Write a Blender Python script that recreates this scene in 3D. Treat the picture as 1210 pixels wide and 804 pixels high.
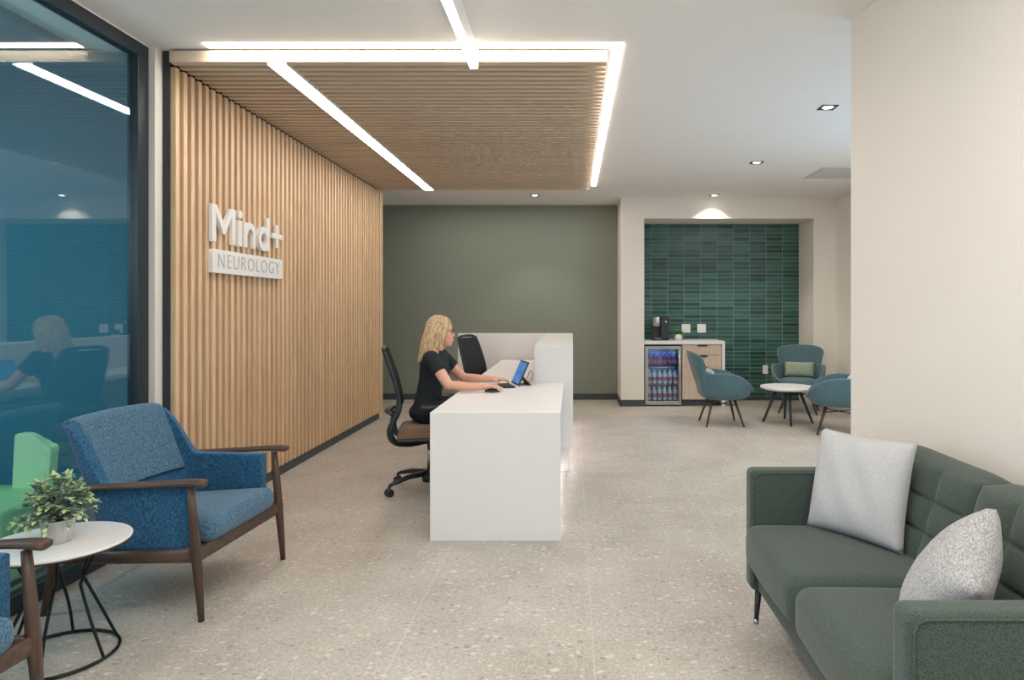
import bpy, bmesh, math, random
from mathutils import Vector, Matrix, noise
random.seed(7)
S = bpy.context.scene
for o in list(bpy.data.objects): bpy.data.objects.remove(o)
COL = S.collection
PI = math.pi
# ------------------------------------------------------------------ camera, world, lights, exposure
cd = bpy.data.cameras.new('camera'); cam = bpy.data.objects.new('camera', cd); COL.objects.link(cam)
cam.location = (0, 0, 1.37); cam.rotation_euler = (PI/2, 0, 0)
cd.sensor_width = 36; cd.lens = 24.0; cd.shift_x = -71/1210; cd.shift_y = -38/1210
cd.clip_start = 0.05
S.camera = cam
S.view_settings.view_transform = 'Standard'; S.view_settings.look = 'None'
S.view_settings.exposure = 0.85; S.view_settings.gamma = 1.0; S.view_settings.use_curve_mapping = False
w = bpy.data.worlds.new('world'); S.world = w; w.use_nodes = True
w.node_tree.nodes['Background'].inputs[0].default_value = (0.62, 0.78, 1.0, 1)
w.node_tree.nodes['Background'].inputs[1].default_value = 0.3

def area(name, loc, rot, sx, sy, power, col):
    l = bpy.data.lights.new(name, 'AREA'); l.shape = 'RECTANGLE'; l.size = sx; l.size_y = sy
    l.energy = power; l.color = col
    o = bpy.data.objects.new(name, l); o.location = loc; o.rotation_euler = rot; COL.objects.link(o); return o
area('daylight_rear_window', (-0.4, -3.3, 1.5), (PI/2, 0, 0), 3.6, 2.2, 9, (0.74, 0.88, 1.0))
area('daylight_side_window', (3.55, 5.2, 1.5), (PI/2, 0, PI/2), 2.4, 2.0, 20, (0.5, 0.76, 1.0))
area('office_front_ceiling_lamp', (0.2, 0.6, 2.86), (0, 0, 0), 2.6, 2.6, 42, (1.0, 0.93, 0.86))
area('daylight_left_window', (-2.40, -1.2, 1.5), (PI/2, 0, -PI/2), 3.4, 2.2, 42, (0.86, 0.94, 1.0))
area('side_room_lamp', (-4.4, 1.6, 2.6), (0, 0, 0), 2.4, 2.4, 14, (0.85, 0.95, 1.0))
area('lounge_ceiling_lamp', (2.6, 6.6, 2.88), (0, 0, 0), 1.2, 2.4, 20, (1.0, 0.93, 0.86))
area('corridor_ceiling_lamp', (-0.9, 9.3, 2.88), (0, 0, 0), 2.6, 0.5, 9, (1.0, 0.93, 0.86))

l = bpy.data.lights.new('side_room_fill', 'POINT'); l.energy = 40; l.color = (.85, .95, 1); l.shadow_soft_size = .35  # unseen fill light, added so the side room ceiling and walls are evenly lit
o = bpy.data.objects.new('side_room_fill', l); o.location = (-4.3, 2.2, 1.9); COL.objects.link(o)
# ------------------------------------------------------------------ materials
def lin(c): return tuple((x/12.92 if x <= .04045 else ((x+.055)/1.055)**2.4) for x in c)
def rgb(r, g, b): return lin((r/255, g/255, b/255)) + (1,)
class NT:
    def __init__(s, name):
        s.m = bpy.data.materials.new(name); s.m.use_nodes = True
        s.t = s.m.node_tree; s.b = s.t.nodes['Principled BSDF']; s.out = s.t.nodes['Material Output']
    def n(s, typ, **k):
        x = s.t.nodes.new(typ)
        for a, v in k.items():
            if a.startswith('i_'):
                x.inputs[a[2:].replace('_', ' ')].default_value = v
            else: setattr(x, a, v)
        return x
    def l(s, a, ao, b, bi): s.t.links.new(a.outputs[ao], b.inputs[bi])
def plain(name, col, rough=.5, metal=0, spec=.5, bump=0, bscale=200, var=0.0):
    k = NT(name); b = k.b
    b.inputs['Base Color'].default_value = col; b.inputs['Roughness'].default_value = rough
    b.inputs['Metallic'].default_value = metal; b.inputs['Specular IOR Level'].default_value = spec
    tc = k.n('ShaderNodeTexCoord'); nz = k.n('ShaderNodeTexNoise'); nz.inputs['Scale'].default_value = bscale
    k.l(tc, 'Object', nz, 'Vector')
    if bump:
        bp = k.n('ShaderNodeBump'); bp.inputs['Strength'].default_value = bump; bp.inputs['Distance'].default_value = .002
        k.l(nz, 'Fac', bp, 'Height'); k.l(bp, 'Normal', b, 'Normal')
    rp = k.n('ShaderNodeMapRange'); rp.inputs['To Min'].default_value = 1-max(var, .02); rp.inputs['To Max'].default_value = 1+max(var, .02)
    nz2 = k.n('ShaderNodeTexNoise'); nz2.inputs['Scale'].default_value = 3.0; k.l(tc, 'Object', nz2, 'Vector')
    k.l(nz2, 'Fac', rp, 'Value')
    mx = k.n('ShaderNodeVectorMath', operation='SCALE'); mx.inputs[0].default_value = col[:3]
    k.l(rp, 'Result', mx, 'Scale'); k.l(mx, 'Vector', b, 'Base Color')
    return k.m
def emis(name, col, st):
    k = NT(name); e = k.n('ShaderNodeEmission'); e.inputs[0].default_value = col; e.inputs[1].default_value = st
    k.l(e, 0, k.out, 'Surface'); return k.m
def fabric(name, c1, c2, scale=500, stretch=(1, 1, 1), bump=.35, sheen=.2, contrast=(.35, .65), coarse=0):
    k = NT(name); tc = k.n('ShaderNodeTexCoord'); mp = k.n('ShaderNodeMapping'); mp.inputs['Scale'].default_value = stretch
    k.l(tc, 'Object', mp, 'Vector')
    nz = k.n('ShaderNodeTexNoise'); nz.inputs['Scale'].default_value = scale; nz.inputs['Detail'].default_value = 3; k.l(mp, 0, nz, 'Vector')
    cr = k.n('ShaderNodeValToRGB'); cr.color_ramp.elements[0].position = contrast[0]; cr.color_ramp.elements[1].position = contrast[1]
    cr.color_ramp.elements[0].color = c1; cr.color_ramp.elements[1].color = c2; k.l(nz, 'Fac', cr, 'Fac')
    k.l(cr, 'Color', k.b, 'Base Color')
    k.b.inputs['Roughness'].default_value = .9; k.b.inputs['Specular IOR Level'].default_value = .15
    k.b.inputs['Sheen Weight'].default_value = sheen; k.b.inputs['Sheen Roughness'].default_value = .5
    bp = k.n('ShaderNodeBump'); bp.inputs['Strength'].default_value = bump; bp.inputs['Distance'].default_value = .002
    k.l(nz, 'Fac', bp, 'Height'); k.l(bp, 'Normal', k.b, 'Normal'); return k.m
def wood(name, c1, c2, axis, rough=.5, scale=14, slat=0.0, slat_axis=1, pitch=.0833):
    """grain stretched along axis; slat = amount of tone change from slat to slat"""
    k = NT(name); tc = k.n('ShaderNodeTexCoord'); mp = k.n('ShaderNodeMapping')
    sc = [1.0, 1.0, 1.0]; sc[axis] = .06; mp.inputs['Scale'].default_value = sc; k.l(tc, 'Object', mp, 'Vector')
    nz = k.n('ShaderNodeTexNoise'); nz.inputs['Scale'].default_value = scale*4; nz.inputs['Detail'].default_value = 6; nz.inputs['Distortion'].default_value = .6
    k.l(mp, 0, nz, 'Vector')
    cr = k.n('ShaderNodeValToRGB'); cr.color_ramp.elements[0].position = .3; cr.color_ramp.elements[1].position = .7
    cr.color_ramp.elements[0].color = c1; cr.color_ramp.elements[1].color = c2; k.l(nz, 'Fac', cr, 'Fac')
    last = cr
    if slat:
        sx = k.n('ShaderNodeSeparateXYZ'); k.l(tc, 'Object', sx, 0)
        dv = k.n('ShaderNodeMath', operation='DIVIDE'); dv.inputs[1].default_value = pitch; k.l(sx, slat_axis, dv, 0)
        fl = k.n('ShaderNodeMath', operation='FLOOR'); k.l(dv, 0, fl, 0)
        wn = k.n('ShaderNodeTexWhiteNoise', noise_dimensions='1D'); k.l(fl, 0, wn, 'W')
        rp = k.n('ShaderNodeMapRange'); rp.inputs['To Min'].default_value = 1-slat; rp.inputs['To Max'].default_value = 1+slat; k.l(wn, 'Value', rp, 'Value')
        vm = k.n('ShaderNodeVectorMath', operation='SCALE'); k.l(cr, 'Color', vm, 0); k.l(rp, 'Result', vm, 'Scale'); last = vm
    k.l(last, 0, k.b, 'Base Color'); k.b.inputs['Roughness'].default_value = rough; k.b.inputs['Specular IOR Level'].default_value = .35
    return k.m
def floor_mat():
    k = NT('terrazzo_tile'); tc = k.n('ShaderNodeTexCoord')
    base = rgb(196, 186, 173)
    n1 = k.n('ShaderNodeTexNoise'); n1.inputs['Scale'].default_value = 2.2; n1.inputs['Detail'].default_value = 6; n1.inputs['Roughness'].default_value = .6; k.l(tc, 'Object', n1, 'Vector')
    cr = k.n('ShaderNodeValToRGB'); e = cr.color_ramp.elements
    e[0].position = .3; e[0].color = rgb(172, 164, 153); e[1].position = .7; e[1].color = rgb(194, 187, 177); k.l(n1, 'Fac', cr, 'Fac')
    # fine grain
    n2 = k.n('ShaderNodeTexNoise'); n2.inputs['Scale'].default_value = 60; n2.inputs['Detail'].default_value = 5; n2.inputs['Roughness'].default_value = .75; k.l(tc, 'Object', n2, 'Vector')
    r2 = k.n('ShaderNodeMapRange'); r2.inputs['From Min'].default_value = .3; r2.inputs['From Max'].default_value = .7; r2.inputs['To Min'].default_value = .68; r2.inputs['To Max'].default_value = 1.22; k.l(n2, 'Fac', r2, 'Value')
    v0 = k.n('ShaderNodeVectorMath', operation='SCALE'); k.l(cr, 'Color', v0, 0); k.l(r2, 'Result', v0, 'Scale')
    last = (v0, 'Vector')
    def chips(scale, thr, keep, col, amt, last, seed):
        mp = k.n('ShaderNodeMapping'); mp.inputs['Location'].default_value = (seed, seed*1.7, 0); mp.inputs['Scale'].default_value = (1, 1.25, 0.0); k.l(tc, 'Object', mp, 'Vector')
        nd = k.n('ShaderNodeTexNoise'); nd.inputs['Scale'].default_value = scale*1.6; nd.inputs['Detail'].default_value = 3; k.l(mp, 0, nd, 'Vector')
        am = k.n('ShaderNodeVectorMath', operation='MULTIPLY_ADD'); am.inputs[1].default_value = (.9/scale,)*3; k.l(nd, 'Color', am, 0); k.l(mp, 0, am, 2)
        vo = k.n('ShaderNodeTexVoronoi', feature='F1'); vo.inputs['Scale'].default_value = scale; k.l(am, 0, vo, 'Vector')
        lt = k.n('ShaderNodeMapRange'); lt.inputs['From Min'].default_value = thr; lt.inputs['From Max'].default_value = thr*.8; k.l(vo, 'Distance', lt, 'Value')
        sp = k.n('ShaderNodeSeparateColor'); k.l(vo, 'Color', sp, 0)
        gt = k.n('ShaderNodeMath', operation='LESS_THAN'); gt.inputs[1].default_value = keep; k.l(sp, 0, gt, 0)
        ml = k.n('ShaderNodeMath', operation='MULTIPLY'); k.l(lt, 0, ml, 0); k.l(gt, 0, ml, 1)
        mk = k.n('ShaderNodeMath', operation='MULTIPLY'); mk.inputs[1].default_value = amt; k.l(ml, 0, mk, 0)
        mx = k.n('ShaderNodeMixRGB'); mx.inputs[2].default_value = col; k.l(mk, 0, mx, 0); k.l(last[0], last[1], mx, 1)
        return (mx, 'Color')
    last = chips(75, .35, .35, rgb(222, 214, 204), .6, last, 3.1)
    last = chips(70, .32, .30, rgb(140, 130, 118), .65, last, 7.7)
    last = chips(26, .34, .22, rgb(220, 212, 202), .6, last, 1.3)
    last = chips(24, .30, .16, rgb(138, 128, 117), .7, last, 9.2)
    last = chips(11, .22, .16, rgb(222, 214, 205), .6, last, 4.4)
    last = chips(9, .30, .25, rgb(160, 151, 140), .28, last, 12.4)
    # joints
    sx = k.n('ShaderNodeSeparateXYZ'); k.l(tc, 'Object', sx, 0)
    def joint(ax, off, per, wd):
        a = k.n('ShaderNodeMath', operation='SUBTRACT'); a.inputs[1].default_value = off; k.l(sx, ax, a, 0)
        p = k.n('ShaderNodeMath', operation='PINGPONG'); p.inputs[1].default_value = per/2; k.l(a, 0, p, 0)
        c = k.n('ShaderNodeMath', operation='LESS_THAN'); c.inputs[1].default_value = wd; k.l(p, 0, c, 0); return c
    jx = joint('X', .085, .785, .0016); jy = joint('Y', 4.0, 1.57, .0022)
    m1 = k.n('ShaderNodeMixRGB'); m1.inputs[2].default_value = rgb(202, 195, 186); k.l(jx, 0, m1, 0); k.l(last[0], last[1], m1, 1)
    m2 = k.n('ShaderNodeMixRGB'); m2.inputs[2].default_value = rgb(160, 151, 140); k.l(jy, 0, m2, 0); k.l(m1, 0, m2, 1)
    k.l(m2, 0, k.b, 'Base Color'); k.b.inputs['Roughness'].default_value = .42; k.b.inputs['Specular IOR Level'].default_value = .35
    return k.m
def tile_mat():
    k = NT('green_glazed_tile'); tc = k.n('ShaderNodeTexCoord'); sp = k.n('ShaderNodeSeparateXYZ'); k.l(tc, 'Object', sp, 0)
    cb = k.n('ShaderNodeCombineXYZ'); a = k.n('ShaderNodeMath', operation='SUBTRACT'); a.inputs[1].default_value = 1.174-.243*2
    k.l(sp, 'X', a, 0); k.l(a, 0, cb, 'X'); k.l(sp, 'Z', cb, 'Y')
    br = k.n('ShaderNodeTexBrick'); br.offset = 0; br.squash = 1; k.l(cb, 0, br, 'Vector')
    br.inputs['Scale'].default_value = 1; br.inputs['Brick Width'].default_value = .243; br.inputs['Row Height'].default_value = .0605
    br.inputs['Mortar Size'].default_value = .0022; br.inputs['Mortar Smooth'].default_value = .2
    # per tile random
    dx = k.n('ShaderNodeMath', operation='DIVIDE'); dx.inputs[1].default_value = .243; k.l(a, 0, dx, 0); fx = k.n('ShaderNodeMath', operation='FLOOR'); k.l(dx, 0, fx, 0)
    dz = k.n('ShaderNodeMath', operation='DIVIDE'); dz.inputs[1].default_value = .0605; k.l(sp, 'Z', dz, 0); fz = k.n('ShaderNodeMath', operation='FLOOR'); k.l(dz, 0, fz, 0)
    c2 = k.n('ShaderNodeCombineXYZ'); k.l(fx, 0, c2, 'X'); k.l(fz, 0, c2, 'Y')
    wn = k.n('ShaderNodeTexWhiteNoise', noise_dimensions='2D'); k.l(c2, 0, wn, 'Vector')
    mp = k.n('ShaderNodeMapping'); mp.inputs['Scale'].default_value = (8, 8, 60); k.l(tc, 'Object', mp, 0)
    nz = k.n('ShaderNodeTexNoise'); nz.inputs['Scale'].default_value = 1.4; nz.inputs['Detail'].default_value = 4; k.l(mp, 0, nz, 'Vector')
    ad = k.n('ShaderNodeMath', operation='MULTIPLY_ADD'); ad.inputs[1].default_value = .55; k.l(wn, 'Value', ad, 0)
    m5 = k.n('ShaderNodeMath', operation='MULTIPLY'); m5.inputs[1].default_value = .6; k.l(nz, 'Fac', m5, 0); k.l(m5, 0, ad, 2)
    cr = k.n('ShaderNodeValToRGB'); e = cr.color_ramp.elements; e[0].position = .2; e[0].color = rgb(22, 52, 48); e[1].position = .85; e[1].color = rgb(62, 104, 94)
    k.l(ad, 0, cr, 'Fac')
    mx = k.n('ShaderNodeMixRGB'); mx.inputs[2].default_value = rgb(150, 176, 166); k.l(br, 'Fac', mx, 0); k.l(cr, 'Color', mx, 1); k.l(mx, 0, k.b, 'Base Color')
    rr = k.n('ShaderNodeMapRange'); rr.inputs['To Min'].default_value = .28; rr.inputs['To Max'].default_value = .8; k.l(br, 'Fac', rr, 'Value'); k.l(rr, 0, k.b, 'Roughness'); k.b.inputs['Specular IOR Level'].default_value = .4
    n3 = k.n('ShaderNodeTexNoise'); n3.inputs['Scale'].default_value = 22; k.l(tc, 'Object', n3, 'Vector')
    sb = k.n('ShaderNodeMath', operation='SUBTRACT'); k.l(n3, 'Fac', sb, 0); k.l(br, 'Fac', sb, 1)
    bp = k.n('ShaderNodeBump'); bp.inputs['Strength'].default_value = .5; bp.inputs['Distance'].default_value = .004; k.l(sb, 0, bp, 'Height'); k.l(bp, 'Normal', k.b, 'Normal')
    return k.m
def glass_mat(name, tint, boost=1.0, base=.02):
    k = NT(name); lw = k.n('ShaderNodeLayerWeight'); lw.inputs['Blend'].default_value = .5
    fr = k.n('ShaderNodeMath', operation='POWER'); fr.inputs[1].default_value = 5; k.l(lw, 'Facing', fr, 0)
    ma = k.n('ShaderNodeMath', operation='MULTIPLY_ADD', use_clamp=True); ma.inputs[1].default_value = boost; ma.inputs[2].default_value = base; k.l(fr, 0, ma, 0)
    tr = k.n('ShaderNodeBsdfTransparent'); tr.inputs[0].default_value = tint
    gl = k.n('ShaderNodeBsdfGlossy'); gl.inputs['Roughness'].default_value = 0.0; gl.inputs[0].default_value = (1, 1, 1, 1)
    mx = k.n('ShaderNodeMixShader'); k.l(ma, 0, mx, 0); k.l(tr, 0, mx, 1); k.l(gl, 0, mx, 2); k.l(mx, 0, k.out, 'Surface'); return k.m

M = {}
M['floor'] = floor_mat()
M['ceiling'] = plain('ceiling_paint', rgb(240, 237, 232), .9, spec=.2)
M['cream'] = plain('cream_wall_paint', rgb(232, 225, 215), .8, spec=.2, bump=.05)
M['greenwall'] = plain('sage_wall_paint', rgb(132, 138, 124), .55, spec=.35)
M['teal'] = plain('teal_wall_paint', rgb(64, 124, 142), .8)
M['tealcarpet'] = plain('side_room_carpet', rgb(60, 92, 102), .95)
M['base'] = plain('dark_baseboard', rgb(64, 72, 76), .5)
M['frame'] = plain('dark_aluminium', rgb(32, 44, 52), .4)
M['slat'] = wood('oak_slat_vertical', rgb(214, 178, 140), rgb(236, 206, 170), 2, slat=.08, slat_axis=1)
M['slatc'] = wood('oak_slat_ceiling', rgb(204, 181, 155), rgb(214, 193, 169), 0, scale=3, slat=.03, slat_axis=1)
M['slatback'] = plain('slat_backing', rgb(176, 134, 100), .8)
M['darkback'] = plain('dark_backing_felt', rgb(46, 40, 36), .9)
M['walnut'] = wood('walnut', rgb(64, 50, 43), rgb(98, 78, 67), 0, rough=.4, scale=10)
M['walnutv'] = wood('walnut_upright', rgb(64, 50, 43), rgb(98, 78, 67), 2, rough=.4, scale=10)
M['ash'] = wood('pale_ash_veneer', rgb(196, 174, 152), rgb(214, 194, 172), 2, rough=.5, scale=8)
M['white'] = plain('white_solid_surface', rgb(232, 230, 228), .35)
M['whitep'] = plain('white_paint', rgb(238, 236, 232), .45)
M['plate'] = plain('white_plastic', rgb(236, 234, 230), .35)
M['black'] = plain('black_plastic', rgb(34, 42, 47), .45)
M['blackmesh'] = plain('black_mesh_fabric', rgb(34, 41, 46), .8)
M['blackmetal'] = plain('black_metal', rgb(30, 34, 38), .35, metal=.6)
M['navyleg'] = plain('navy_painted_wood', rgb(42, 56, 66), .45)
M['chrome'] = plain('chrome', rgb(200, 200, 202), .18, metal=1)
M['steel'] = plain('brushed_steel', rgb(186, 184, 180), .32, metal=1)
M['blue'] = fabric('blue_weave', rgb(12, 60, 96), rgb(60, 112, 146), 190, stretch=(1, 1, .45), contrast=(.33, .68), bump=.5)
M['blueseat'] = fabric('blue_weave_light', rgb(36, 72, 98), rgb(98, 134, 156), 190, stretch=(1, 1, .5), contrast=(.33, .68), bump=.5)
M['sofa'] = fabric('green_weave', rgb(42, 53, 47), rgb(82, 94, 86), 420, contrast=(.35, .65), bump=.3)
M['teachair'] = fabric('teal_felt', rgb(64, 92, 100), rgb(100, 126, 132), 500, bump=.2)
M['pillow'] = fabric('light_grey_weave', rgb(160, 160, 162), rgb(206, 205, 204), 600, bump=.4)
M['pillow2'] = fabric('grey_melange', rgb(128, 129, 132), rgb(188, 186, 184), 300, stretch=(.35, 1, 1), bump=.5)
M['sage'] = fabric('sage_fabric', rgb(138, 152, 128), rgb(160, 172, 148), 500)
M['pale'] = fabric('pale_fabric', rgb(176, 182, 172), rgb(204, 208, 198), 500)
M['lime'] = plain('lime_green_vinyl', rgb(214, 244, 190), .5)
M['limeseat'] = plain('grass_green_vinyl', rgb(168, 214, 150), .55)
M['brown'] = fabric('brown_seat_fabric', rgb(104, 80, 62), rgb(128, 100, 80), 500)
M['skin'] = plain('skin', rgb(226, 170, 144), .5)
M['shirt'] = plain('black_cloth', rgb(26, 33, 38), .85)
M['trouser'] = plain('dark_trouser_cloth', rgb(24, 28, 34), .9)
M['tile'] = tile_mat()
M['glass'] = glass_mat('window_glass', (.80, .93, .97, 1), .9, .085)
M['fglass'] = glass_mat('fridge_glass', (.9, .94, .98, 1), .9, .04)
M['led'] = emis('led_diffuser', (1.0, .93, .86, 1), 12)
M['ledlow'] = emis('led_pink', (1.0, .86, .88, 1), 6)
M['spot'] = emis('lamp_face', (1.0, .96, .9, 1), 12)
M['leaf'] = plain('leaf_green', rgb(134, 158, 140), .55, var=.35)
M['leafl'] = plain('leaf_pale_green', rgb(186, 206, 150), .55, var=.2)
M['leafb'] = plain('leaf_bright', rgb(90, 150, 60), .5, var=.2)
M['stem'] = plain('plant_stem', rgb(84, 78, 52), .7)
M['pot'] = plain('concrete_pot', rgb(196, 194, 190), .75, bump=.3, bscale=90, var=.1)
M['soil'] = plain('soil', rgb(50, 40, 32), .95)
M['screen'] = None
M['vent'] = plain('vent_grey', rgb(200, 201, 200), .6)
M['labelgrey'] = plain('engraved_grey', rgb(176, 174, 172), .6)

# ------------------------------------------------------------------ mesh helpers
def link(name, bm, mat, parent=None, loc=(0, 0, 0), smooth=False, mods=None):
    me = bpy.data.meshes.new(name); bmesh.ops.recalc_face_normals(bm, faces=bm.faces); bm.to_mesh(me); bm.free()
    o = bpy.data.objects.new(name, me); COL.objects.link(o); o.location = loc
    if mat: me.materials.append(mat)
    if parent: o.parent = parent
    if smooth:
        for p in me.polygons: p.use_smooth = True
    return o
def tag(o, label, cat, group=None):
    o['label'] = label; o['category'] = cat
    if group: o['group'] = group
    return o
def struct(o): o['kind'] = 'structure'; return o
def thing(name, label, cat, loc=(0, 0, 0), rz=0, group=None):
    o = bpy.data.objects.new(name, None); COL.objects.link(o); o.location = loc; o.rotation_euler = (0, 0, rz); o.empty_display_size = .1
    return tag(o, label, cat, group)
def copy_tree(o, parent=None):
    c = o.copy(); COL.objects.link(c)
    if parent: c.parent = parent
    for ch in [x for x in bpy.data.objects if x.parent == o]: copy_tree(ch, c)
    return c
def bx(bm, x0, x1, y0, y1, z0, z1, bev=0, seg=2, M4=None):
    t = bmesh.new(); bmesh.ops.create_cube(t, size=1)
    for v in t.verts:
        v.co = Vector((x0+(v.co.x+.5)*(x1-x0), y0+(v.co.y+.5)*(y1-y0), z0+(v.co.z+.5)*(z1-z0)))
    if bev: bmesh.ops.bevel(t, geom=t.edges[:], offset=bev, segments=seg, profile=.5, affect='EDGES')
    merge(bm, t, M4); return bm
def merge(bm, t, M4=None):
    if M4 is not None: bmesh.ops.transform(t, matrix=M4, verts=t.verts[:])
    vs = [bm.verts.new(v.co) for v in t.verts]; t.verts.index_update()
    for f in t.faces:
        try:
            nf = bm.faces.new([vs[v.index] for v in f.verts]); nf.smooth = f.smooth; nf.material_index = f.material_index
        except ValueError: pass
    t.free()
def box(x0, x1, y0, y1, z0, z1, bev=0, seg=2): return bx(bmesh.new(), x0, x1, y0, y1, z0, z1, bev, seg)
def tube(bm, pts, radii, n=10, flat=1.0, smooth=True, cap=True, up=None):
    """closed tube along pts; radii scalar or list; flat squashes the section along 'up'"""
    pts = [Vector(p) for p in pts]
    if not isinstance(radii, (list, tuple)): radii = [radii]*len(pts)
    rings = []; prev = None
    for i, p in enumerate(pts):
        d = (pts[min(i+1, len(pts)-1)]-pts[max(i-1, 0)]).normalized()
        if prev is None:
            a = Vector(up) if up else (Vector((0, 0, 1)) if abs(d.z) < .9 else Vector((1, 0, 0)))
        else: a = prev
        u = (a-d*a.dot(d)).normalized(); v = d.cross(u); prev = u
        r = radii[i]
        rings.append([bm.verts.new(p+u*math.cos(2*PI*k/n)*r*flat+v*math.sin(2*PI*k/n)*r) for k in range(n)])
    for i in range(len(rings)-1):
        for k in range(n):
            f = bm.faces.new([rings[i][k], rings[i][(k+1) % n], rings[i+1][(k+1) % n], rings[i+1][k]]); f.smooth = smooth
    if cap: bm.faces.new(rings[0][::-1]); bm.faces.new(rings[-1])
    return bm
def lathe(bm, prof, n=24, c=(0, 0, 0), smooth=True):
    rings = []
    for r, z in prof:
        rings.append([bm.verts.new((c[0]+r*math.cos(2*PI*k/n), c[1]+r*math.sin(2*PI*k/n), c[2]+z)) for k in range(n)] if r > 1e-6 else [bm.verts.new((c[0], c[1], c[2]+z))])
    for a, b in zip(rings, rings[1:]):
        for k in range(n):
            q = [a[k % len(a)], a[(k+1) % len(a)], b[(k+1) % len(b)], b[k % len(b)]]
            u = []
            for v in q:
                if v not in u: u.append(v)
            if len(u) > 2:
                f = bm.faces.new(u); f.smooth = smooth
    return bm
def ell(bm, c, r, R=None, nu=16, nv=10):
    t = bmesh.new(); bmesh.ops.create_uvsphere(t, u_segments=nu, v_segments=nv, radius=1)
    m = Matrix.Translation(Vector(c)) @ (R.to_4x4() if R is not None else Matrix()) @ Matrix.Diagonal((*r, 1))
    for f in t.faces: f.smooth = True
    merge(bm, t, m); return bm
def prism(bm, poly, axis, a, b, smooth=False):
    """extrude 2D poly between a and b along axis (0,1,2)"""
    def P(p, h):
        q = list(p); q.insert(axis, h); return bm.verts.new(q)
    A = [P(p, a) for p in poly]; B = [P(p, b) for p in poly]; n = len(poly)
    for k in range(n):
        f = bm.faces.new([A[k], A[(k+1) % n], B[(k+1) % n], B[k]]); f.smooth = smooth
    bm.faces.new(A[::-1]); bm.faces.new(B); return bm
def grid(bm, fn, nu, nv, smooth=True, closed_u=False):
    g = [[bm.verts.new(fn(i/(nu if closed_u else nu-1), j/(nv-1))) for j in range(nv)] for i in range(nu)]
    for i in range(nu if closed_u else nu-1):
        for j in range(nv-1):
            f = bm.faces.new([g[i][j], g[(i+1) % nu][j], g[(i+1) % nu][j+1], g[i][j+1]]); f.smooth = smooth
    return g
def cr_spline(P, n):
    """Catmull-Rom through points, n samples in total"""
    P = [Vector(p) for p in P]; m = len(P)-1; out = []
    for i in range(n):
        t = i/(n-1)*m; k = min(int(t), m-1); f = t-k
        p0 = P[max(k-1, 0)]; p1 = P[k]; p2 = P[k+1]; p3 = P[min(k+2, m)]
        out.append(.5*((2*p1)+(p2-p0)*f+(2*p0-5*p1+4*p2-p3)*f*f+(3*p1-p0-3*p2+p3)*f**3))
    return out
def subsurf(o, lv=1):
    m = o.modifiers.new('subsurf', 'SUBSURF'); m.levels = lv; m.render_levels = lv; return o
def solid(o, th, off=0):
    m = o.modifiers.new('solidify', 'SOLIDIFY'); m.thickness = th; m.offset = off; return o
def bake(o):
    dg = bpy.context.evaluated_depsgraph_get(); dg.update()
    me = bpy.data.meshes.new_from_object(o.evaluated_get(dg)); old = o.data; o.modifiers.clear(); o.data = me
    bpy.data.meshes.remove(old); return o
def blob(name, bm, voxel, mat, parent, smooth_it=4):
    o = link(name, bm, mat, parent)
    r = o.modifiers.new('remesh', 'REMESH'); r.mode = 'VOXEL'; r.voxel_size = voxel; r.use_smooth_shade = True
    s = o.modifiers.new('smooth', 'SMOOTH'); s.iterations = smooth_it; s.factor = .5
    bake(o)
    for p in o.data.polygons: p.use_smooth = True
    if not o.data.materials: o.data.materials.append(mat)
    return o
def cushion_bm(w, h, th, n=22, pinch=.06):
    """knife-edge pillow in the XZ plane, thick along Y; corners drawn out"""
    bm = bmesh.new(); top = []; bot = []
    for i in range(n+1):
        ra = []; rb = []
        for j in range(n+1):
            u = i/n*2-1; v = j/n*2-1
            e = max(0, (1-abs(u)**2.6))*max(0, (1-abs(v)**2.6))
            t = th/2*e**.5
            px = u*w/2*(1-pinch*(1-abs(v)**2)*abs(u)); pz = v*h/2*(1-pinch*(1-abs(u)**2)*abs(v))
            wr = .004*math.sin(u*9+v*5)*e
            edge = i in (0, n) or j in (0, n)
            a = bm.verts.new((px, -t+wr, pz)); ra.append(a)
            rb.append(a if edge else bm.verts.new((px, t+wr, pz)))
        top.append(ra); bot.append(rb)
    for i in range(n):
        for j in range(n):
            f = bm.faces.new([top[i][j], top[i+1][j], top[i+1][j+1], top[i][j+1]]); f.smooth = True
            try:
                f = bm.faces.new([bot[i][j], bot[i][j+1], bot[i+1][j+1], bot[i+1][j]]); f.smooth = True
            except ValueError: pass
    return bm
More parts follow.
